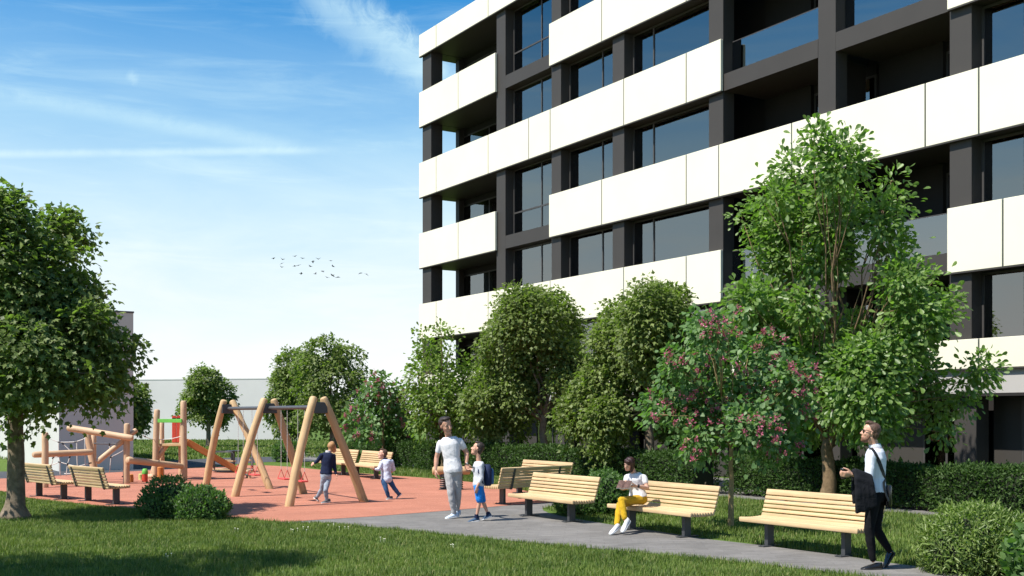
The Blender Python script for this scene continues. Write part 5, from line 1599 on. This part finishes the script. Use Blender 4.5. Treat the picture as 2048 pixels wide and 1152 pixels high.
tag(jo, 'dark folded jacket hanging over the walking man\'s forearm', 'jacket')
bg_ = empty('shoulder_bag', base, 0, 'black bag on a long strap behind the walking man\'s hip', 'bag')
bx = MB(); bc = q(1776, 990, .04)
bx.loft([ring(bc + Vector((dx, 0, -.13)), Vector((0.25, 1, 0)).normalized(), Vector((1, -.25, 0)).normalized(), .15, .035) for dx in (0.0,)] + [ring(bc + Vector((0, 0, z)), Vector((0.25, 1, 0)).normalized(), Vector((1, -.25, 0)).normalized(), .165, .045) for z in (-.10, 0, .10)] + [ring(bc + Vector((0, 0, .125)), Vector((0.25, 1, 0)).normalized(), Vector((1, -.25, 0)).normalized(), .15, .03)])
bx.build('bag_body', M['leather'], bg_, smooth='auto')
def strap_path(pts, w_, t_, name, parent, mat):
    """a flat band through points given as (position, outward normal)"""
    rings = []
    P = [Vector(a) for a, _ in pts]
    for i, (a, n) in enumerate(pts):
        a = Vector(a); n = Vector(n).normalized()
        tg = (P[min(i + 1, len(P) - 1)] - P[max(i - 1, 0)]).normalized(); s_ = tg.cross(n).normalized()
        rings.append([a + s_ * w_ + n * t_, a - s_ * w_ + n * t_, a - s_ * w_ - n * t_, a + s_ * w_ - n * t_])
    return MB().loft(rings).build(name, mat, parent)
from mathutils.bvhtree import BVHTree
bvh = BVHTree.FromPolygons([v.co.copy() for v in shirt_o.data.vertices], [tuple(pl.vertices) for pl in shirt_o.data.polygons])
path = []
for (x_, y_) in [(1739.5, 899), (1742.5, 898), (1746, 901), (1751, 909), (1755.5, 918), (1759.5, 928), (1763, 938), (1766.5, 948), (1770, 958), (1772.5, 966), (1774.5, 974)]:
    ps = q(x_, y_, 0)
    hit = bvh.find_nearest(ps + Vector((0.02, -0.25, 0.02)))
    o_ = Vector((0, 0, CAM_H)) - base
    r_ = bvh.ray_cast(o_, (ps - o_).normalized())
    pt, nn = (r_[0], r_[1]) if r_[0] is not None else (hit[0], hit[1])
    if nn.dot(o_ - pt) < 0: nn = -nn
    path.append((pt + nn * 0.007, nn))
path.append((path[-1][0] + Vector((.02, -.005, -.07)), path[-1][1]))
path.append((path[-1][0] + Vector((.03, .01, -.07)), path[-1][1]))
strap_path(path, 0.021, 0.004, 'strap', bg_, M['strap'])

# ------------------------------------------------------------------ man in the white T-shirt holding the boy's hand
base = G(905, 1037); base.z = GZ
q = px(base, base.y)
J = dict(pelvis=q(906, 938, 0), neck=q(898.5, 871, -.01), crown=q(889, 834.5, -.11), chin=q(894.5, 868, -.045),
         shR=q(880.5, 887, .02), elR=q(873, 916, .03), wrR=q(871, 940, -.03),
         shL=q(920, 883, -.0), elL=q(934, 906, .04), wrL=q(933, 928, -.03),
         hipR=q(898, 944, 0), knR=q(902, 986, -.07), anR=q(908, 1026, -.03),
         hipL=q(914, 944, 0), knL=q(916, 986, .05), anL=q(914, 1022, .16))
p = Person(J, 1.0, f=(-0.25, -1, 0), fc=(-0.15, -1, 0), fh=(0.62, -0.75, -0.22))
mb = MB(); p.torso(mb, -0.012); p.arm(mb, 'L'); p.arm(mb, 'R'); p.leg(mb, 'L', -.012); p.leg(mb, 'R', -.012); p.head(mb)
p.hand(mb, 'R', (0.05, -0.1, -1), (0.9, 0.3, 0), 0.35, thumb=-1)
p.hand(mb, 'L', (0.25, -0.25, -0.95), (0.2, 0.9, -.2), 0.75, thumb=-1)
dad = link('person', merge(mb, 'person', 0.0072, 1), M['skin_tan'], None, base)
tag(dad, 'smiling man in white T-shirt and light grey trousers holding a boy\'s hand', 'person')
mb = MB(); p.torso(mb, 0.008, -0.10, 0.96); p.arm(mb, 'L', 0.010, 0.50); p.arm(mb, 'R', 0.010, 0.50)
link('t_shirt', merge(mb, 't_shirt', 0.010, 2, 0.004, 8.0, 5), M['white_cloth'], dad)
mb = MB(); p.torso(mb, 0.000, -0.20, 0.05); p.leg(mb, 'L', 0.010, 1.97, 1.0); p.leg(mb, 'R', 0.010, 1.97, 1.0)
link('trousers', merge(mb, 'trousers', 0.010, 2, 0.006, 9.0, 6), M['grey_trouser'], dad)
f, l, u = p.head_axes(); H = p.hh; c = p.hc
short_hair(p, dad, M['hair_dark'], 7)
eyes(p, dad)
MB().tube([J['wrL'] + Vector((-.004, .002, .018)), J['wrL'] + Vector((.0, 0, .0))], .034, 14).build('watch_strap', M['watch'], dad, smooth='auto')
MB().ell(J['wrL'] + Vector((.012, -.030, .010)), (.017, .008, .017), nu=12, nv=6).build('watch_face', M['watch_steel'], dad, smooth=True)
shoe(dad, 'shoe', q(918, 1034, .02), q(890.5, 1038, -.12), 0.10, M['blue_shoe'], M['rubber_sole'], 0.09)
shoe(dad, 'shoe', q(921, 1029, .19), q(901, 1032, .07), 0.10, M['blue_shoe'], M['rubber_sole'], 0.09)

# ------------------------------------------------------------------ boy with the backpack
hand_w = dad.location + J['wrL'] + Vector((0.02, -0.02, -0.09))
base = G(957, 1042.5); base.z = GZ
q = px(base, base.y)
J = dict(pelvis=q(957, 968, 0), neck=q(958, 921, .02), crown=q(960, 884.5, .02), chin=q(949.5, 911, .0),
         shL=q(961, 932, -.10), elL=q(963, 956, -.13), wrL=q(954, 974, -.15),
         shR=q(957, 930, .12), elR=q(951, 942, .22), wrR=hand_w - base + Vector((.05, .0, -.0)),
         hipL=q(957, 975, -.055), knL=q(959, 1003, -.07), anL=q(953, 1034, -.06),
         hipR=q(958, 975, .055), knR=q(966, 1003, .06), anR=q(976, 1028, .07))
p = Person(J, 0.72, f=(-0.93, -0.30, 0), fc=(-0.92, -0.36, 0), fh=(-0.96, 0.10, 0.28), bulk=0.98)
mb = MB(); p.torso(mb, -0.008); p.arm(mb, 'L'); p.arm(mb, 'R'); p.leg(mb, 'L', -.004); p.leg(mb, 'R', -.004); p.head(mb)
p.hand(mb, 'L', (-.15, 0, -1), (-.2, .9, 0), .35, thumb=-1)
p.hand(mb, 'R', (-.9, .05, .2), (.2, -.7, .6), .45, thumb=1)
son = link('person', merge(mb, 'person', 0.0064, 1), M['skin_tan'], None, base)
tag(son, 'boy with a backpack in grey top and bright blue shorts looking up at a man', 'person')
mb = MB(); p.torso(mb, 0.012, -0.10, 0.96); p.arm(mb, 'L', 0.012, 1.45); p.arm(mb, 'R', 0.012, 1.4)
link('sweatshirt', merge(mb, 'sweatshirt', 0.009, 2, 0.004, 11.0, 2), M['grey_cloth'], son)
fx, lx = p.fc, UP.cross(p.fc)
for k in range(4):
    ctr = J['pelvis'].lerp(J['neck'], 0.66) + p.fc * 0.102 + UP * (0.03 - 0.022 * k)
    MB().obox(ctr, lx * (0.045 - 0.006 * (k % 2)), p.fc * 0.004, UP * 0.006).build('chest_print', M['grey_print'], son)
mb = MB(); p.torso(mb, 0.010, -0.20, 0.05); p.leg(mb, 'L', 0.022, 0.86); p.leg(mb, 'R', 0.022, 0.86)
link('shorts', merge(mb, 'shorts', 0.009, 2, 0.006, 11.0, 4), M['blue_short'], son)
f, l, u = p.head_axes(); H = p.hh; c = p.hc
short_hair(p, son, M['hair_dark'], 17)
eyes(p, son)
shoe(son, 'shoe', q(959, 1042, -.04), q(934, 1046, -.12), 0.085, M['navy_shoe'], M['rubber_sole'], 0.075)
hh_, tt_ = q(984, 1033, .06), q(963.5, 1041, .08)
shoe(son, 'shoe', hh_, tt_, 0.083, M['navy_shoe'], M['rubber_sole'], 0.075, up=Vector((-.25, 0, 1)))
for an, dz in (('anL', .012), ('anR', .005)):
    MB().tube([J[an] + UP * (dz - .035), J[an] + UP * (dz + .035)], [.036, .034], 12).build('sock', M['navy_cloth'], son, smooth='auto')
bk = empty('backpack', base, 0, 'navy and blue school backpack worn by the boy in blue shorts', 'backpack')
bf = -p.fc; bl = UP.cross(bf)
bc = q(974, 950, .04)
def pack(c_, w_, d_, h_, nm, mat):
    rs = [ring(c_ + UP * z, bl, bf, w_ * s_, d_ * s_, 16, 3.2) for z, s_ in ((-h_, .82), (-h_ * .85, .97), (-h_ * .3, 1.0), (h_ * .4, .98), (h_ * .8, .86), (h_, .6))]
    return MB().loft(rs).build(nm, mat, bk, smooth='auto')
pack(bc, .125, .062, .185, 'pack_body', M['pack_navy'])
pack(bc + bf * .068 - UP * .02, .105, .036, .135, 'front_pocket', M['pack_blue'])
strap_path([(q(966, 968, -.10), (-.4, -.9, 0)), (q(961, 955, -.135), (-.7, -.7, 0)), (q(957, 944, -.14), (-.8, -.5, .2)), (q(957, 931, -.10), (-.6, -.3, .8)), (q(963, 927, -.07), (.1, -.2, 1)), (q(969, 933, -.05), (.7, 0, .7))], .017, .004, 'strap', bk, M['pack_navy'])

# ------------------------------------------------------------------ boy in the navy sweater
base = G(649, 1006.5); base.z = GZ + .003
q = px(base, base.y)
J = dict(pelvis=q(652, 948, 0), neck=q(656, 903, .02), crown=q(662, 884, .10), chin=q(668, 906, .14),
         shL=q(643, 911, -.02), elL=q(635, 922, .0), wrL=q(629.5, 926, -.02),
         shR=q(667, 912, .06), elR=q(669, 934, .05), wrR=q(672, 948, .0),
         hipL=q(648, 955, -.02), knL=q(644, 978, .06), anL=q(634.5, 994, .12),
         hipR=q(657, 955, .04), knR=q(651, 981, -.09), anR=q(654, 1000, -.02))
J['wrL'] = J['wrL']; 
p = Person(J, 0.70, f=(0.15, 1, 0), fc=(0.35, 0.94, 0), fh=(0.36, 0.88, -0.35), bulk=1.0)
mb = MB(); p.torso(mb, -0.008); p.arm(mb, 'L'); p.arm(mb, 'R'); p.leg(mb, 'L', -.006); p.leg(mb, 'R', -.006); p.head(mb)
p.hand(mb, 'L', (-.8, .0, -.45), (.2, .8, -.3), .55, thumb=1)
p.hand(mb, 'R', (.35, -.1, -.9), (-.7, -.4, -.2), .55, thumb=1)
bA = link('person', merge(mb, 'person', 0.0064, 1), M['skin'], None, base)
tag(bA, 'fair-haired boy in navy sweater and grey jeans seen from behind under the swing', 'person')
mb = MB(); p.torso(mb, 0.016, -0.06, 0.97); p.arm(mb, 'L', 0.014, 1.92); p.arm(mb, 'R', 0.014, 1.92)
link('sweater', merge(mb, 'sweater', 0.009, 2, 0.003, 10.0, 3), M['navy_cloth'], bA)
cl = J['neck'] + UP * .0
MB().loft([ring(cl - UP * .02, Vector((1, 0, 0)), Vector((0, 1, 0)), .056, .056), ring(cl + UP * .022, Vector((1, 0, 0)), Vector((0, 1, 0)), .050, .050)]).build('shirt_collar', M['white_cloth'], bA, smooth='auto')
mb = MB(); p.torso(mb, 0.006, -0.20, 0.05); p.leg(mb, 'L', 0.010, 1.95, 1.1); p.leg(mb, 'R', 0.010, 1.95, 1.1)
link('jeans', merge(mb, 'jeans', 0.009, 2, 0.005, 12.0, 6), M['grey_jean'], bA)
f, l, u = p.head_axes(); H = p.hh; c = p.hc
short_hair(p, bA, M['hair_blond'], 27)
eyes(p, bA)
h0, t0 = q(660, 1001.5, .05), q(643, 1012, -.20)
h0.z = 0.012; t0.z = 0.0
shoe(bA, 'shoe', h0, t0, .085, M['grey_shoe'], M['rubber_sole'], .075)
h1, t1 = q(627, 989, .10), q(637, 1002, .16); 
h1.z = 0.085; t1.z = 0.0
shoe(bA, 'shoe', h1, t1, .083, M['grey_shoe'], M['rubber_sole'], .072, up=Vector((.5, .2, .8)))

# ------------------------------------------------------------------ boy in the white shirt
base = G(786, 999.5); base.z = GZ + .003
q = px(base, base.y)
J = dict(pelvis=q(773, 957, 0), neck=q(770.5, 917, -.0), crown=q(767, 898.5, .02), chin=q(762.5, 919, -.03),
         shR=q(763.5, 926, -.05), elR=q(757, 939, -.10), wrR=q(750, 939, -.14),
         shL=q(783, 923, .06), elL=q(788, 939, .12), wrL=q(781, 946, .17),
         hipR=q(768, 963, -.04), knR=q(773, 981, -.07), anR=q(778, 996, -.03),
         hipL=q(779, 961, .04), knL=q(789, 977, .03), anL=q(799, 990, .10))
p = Person(J, 0.64, f=(-0.6, -0.75, 0), fc=(-0.55, -0.8, 0), fh=(-0.94, -0.3, 0.05), bulk=1.05)
mb = MB(); p.torso(mb, -0.008); p.arm(mb, 'L'); p.arm(mb, 'R'); p.leg(mb, 'L', -.006); p.leg(mb, 'R', -.006); p.head(mb)
p.hand(mb, 'R', (-1, -.1, .1), (0, .3, .9), .4, thumb=1)
p.hand(mb, 'L', (-.6, .5, -.2), (-.3, -.3, -.8), .6, thumb=1)
bB = link('person', merge(mb, 'person', 0.0055, 1), M['skin'], None, base)
tag(bB, 'laughing small boy in a pale loose shirt and blue jeans leaning as he runs', 'person')
mb = MB(); p.torso(mb, 0.022, -0.20, 0.97); p.arm(mb, 'L', 0.016, 1.2); p.arm(mb, 'R', 0.016, 1.75)
link('shirt', merge(mb, 'shirt', 0.009, 2, 0.006, 11.0, 8), M['pale_blue_cloth'], bB)
MB().loft([ring(J['neck'] - UP * .02, Vector((1, 0, 0)), Vector((0, 1, 0)), .054, .05), ring(J['neck'] + UP * .02, Vector((1, 0, 0)), Vector((0, 1, 0)), .050, .048)]).build('collar', M['navy_cloth'], bB, smooth='auto')
mb = MB(); p.torso(mb, 0.004, -0.20, 0.0); p.leg(mb, 'L', 0.010, 1.97, 1.1); p.leg(mb, 'R', 0.010, 1.97, 1.1)
link('jeans', merge(mb, 'jeans', 0.009, 2, 0.005, 12.0, 9), M['blue_jean'], bB)
f, l, u = p.head_axes(); H = p.hh; c = p.hc
short_hair(p, bB, M['hair_brown'], 37)
eyes(p, bB)
h0, t0 = q(785, 998, .0), q(772, 1001, -.10); h0.z = .004; t0.z = 0
shoe(bB, 'shoe', h0, t0, .075, M['grey_shoe'], M['rubber_sole'], .068)
h1, t1 = q(804, 988, .10), q(797, 996, .12); t1.z = 0.0; h1.z = .10
shoe(bB, 'shoe', h1, t1 + Vector((-.04, -.02, 0)), .073, M['grey_shoe'], M['rubber_sole'], .066, up=Vector((-.5, 0, .7)))

# ------------------------------------------------------------------ woman reading on the bench
base = G(1262, 1063); base.z = GZ
sx, sy = bench_w.location.x, bench_w.location.y
q = px(base, base.y)
nf = Vector((-0.848, -0.53, 0))
J = dict(pelvis=q(1276, 993, .02), neck=q(1269, 943.5, .0), crown=q(1258.5, 917, -.16), chin=q(1258, 939.5, -.04),
         shL=q(1287.5, 956, -.06), elL=q(1294.5, 976, -.12), wrL=q(1273, 972, -.30),
         shR=q(1255, 955, .02), elR=q(1249, 970, -.12), wrR=q(1255, 977, -.30),
         hipL=q(1284, 999, -.03), knL=q(1243, 1001, -.37), anL=q(1250, 1041, -.50),
         hipR=q(1270, 998, .08), knR=q(1240, 1010, -.22), anR=q(1233.5, 1050, -.40))
p = Person(J, 0.90, f=(-0.80, -0.60, 0), fc=(-0.62, -0.78, 0), fh=(-0.80, -0.52, -0.5), fem=True, bulk=0.98)
mb = MB(); p.torso(mb, -0.010); p.arm(mb, 'L'); p.arm(mb, 'R'); p.leg(mb, 'L', -.012); p.leg(mb, 'R', -.012); p.head(mb)
p.hand(mb, 'L', (-.95, -.2, .0), (-.1, .3, .9), .55, thumb=1, k=.92)
p.hand(mb, 'R', (-.7, -.3, -.1), (.1, .4, .9), .6, thumb=-1, k=.92)
wom = link('person', merge(mb, 'person', 0.0070, 1), M['skin'], None, base)
tag(wom, 'dark-haired woman in white top and mustard trousers sitting cross-legged, reading a book', 'person')
mb = MB(); p.torso(mb, 0.016, -0.02, 0.955); p.arm(mb, 'L', 0.015, 0.36); p.arm(mb, 'R', 0.015, 0.36)
link('top', merge(mb, 'top', 0.009, 2, 0.005, 9.0, 4), M['white_cloth'], wom)
fx = p.fc; lx = UP.cross(fx)
for k in range(5):
    a = -1 + 0.5 * k
    MB().obox(J['pelvis'].lerp(J['neck'], 0.52) + fx * 0.128 + lx * a * 0.05 + UP * (.018 * math.cos(a * 2)), lx * .017, fx * .004, UP * .011).build('chest_print', M['grey_print'], wom)
mb = MB(); p.torso(mb, 0.006, -0.20, 0.12); p.leg(mb, 'L', 0.010, 1.86, 1.3); p.leg(mb, 'R', 0.010, 1.92, 1.3)
link('trousers', merge(mb, 'trousers', 0.009, 2, 0.005, 10.0, 5), M['mustard'], wom)
f, l, u = p.head_axes(); H = p.hh; c = p.hc
link('hair', hair_mesh([(c - f * .07 * H + u * .20 * H, (.41 * H, .355 * H, .34 * H), (f, l, u)), (c + f * .20 * H + u * .36 * H, (.16 * H, .27 * H, .15 * H), (f, l, u)), (c - f * .24 * H - u * .08 * H, (.21 * H, .33 * H, .36 * H), (f, l, u)),
                        (c - f * .02 * H + l * .30 * H - u * .12 * H, (.17 * H, .09 * H, .36 * H), (f, l, u)), (c - f * .02 * H - l * .30 * H - u * .12 * H, (.17 * H, .09 * H, .36 * H), (f, l, u)), (c + f * .06 * H + l * .30 * H - u * .34 * H, (.13 * H, .08 * H, .20 * H), (f, l, u)), (c - f * .22 * H - u * .36 * H, (.17 * H, .27 * H, .20 * H), (f, l, u))], 'hair', 0.006, 47, 0.005), M['hair_red'], wom)
eyes(p, wom, open_=0.5)
MB().tube([J['wrL'] + Vector((.018, .004, 0)), J['wrL'] + Vector((.044, .008, -.002))], .029, 12).build('bracelet', M['strap'], wom, smooth='auto')
up1 = Vector((-.25, -.15, .95))
shoe(wom, 'shoe', q(1260, 1042, -.46), q(1244, 1066, -.58), .088, M['white_shoe'], M['rubber_sole'], .085, up=Vector((-.55, -.5, .6)))
h1, t1 = q(1240, 1055, -.38), q(1220, 1076, -.60); t1.z = 0.0; h1.z = max(h1.z, .03)
shoe(wom, 'shoe', h1, t1, .088, M['white_shoe'], M['rubber_sole'], .085, up=Vector((-.3, -.2, .9)))
bkc = base + q(1249, 972, -.36)
bo = empty('open_book', bkc, rad(-25), 'open paperback book held in the reading woman\'s hands', 'book')
for sg in (-1, 1):
    pts = []
    tilt = rad(38)
    for layer, (o_, h_, mt) in (('book_cover', (0.0, .004, 'cover')), ('page_block', (.005, .012, 'paper')), ('printed_page', (.018, .0015, 'print'))):
        b = MB()
        vs = []
        for z_ in (o_, o_ + h_):
            for i in range(5):
                x_ = sg * .105 * i / 4
                cz = .030 * math.sin(i / 4 * PI) * 0.55 + x_ * sg * .12 + z_
                for y_ in (-.085, .085):
                    vs.append(Vector((x_, y_ * math.cos(tilt) - cz * math.sin(tilt), y_ * math.sin(tilt) + cz * math.cos(tilt))))
        fs = []
        for i in range(4):
            a0, a1, b0, b1 = i * 2, i * 2 + 1, i * 2 + 2, i * 2 + 3
            fs += [(a0, b0, b1, a1), (10 + a0, 10 + a1, 10 + b1, 10 + b0), (a0, 10 + a0, 10 + b0, b0), (a1, b1, 10 + b1, 10 + a1)]
        fs += [(0, 1, 11, 10), (8, 18, 19, 9)]
        b.add(vs, fs).build(layer, M[mt], bo)
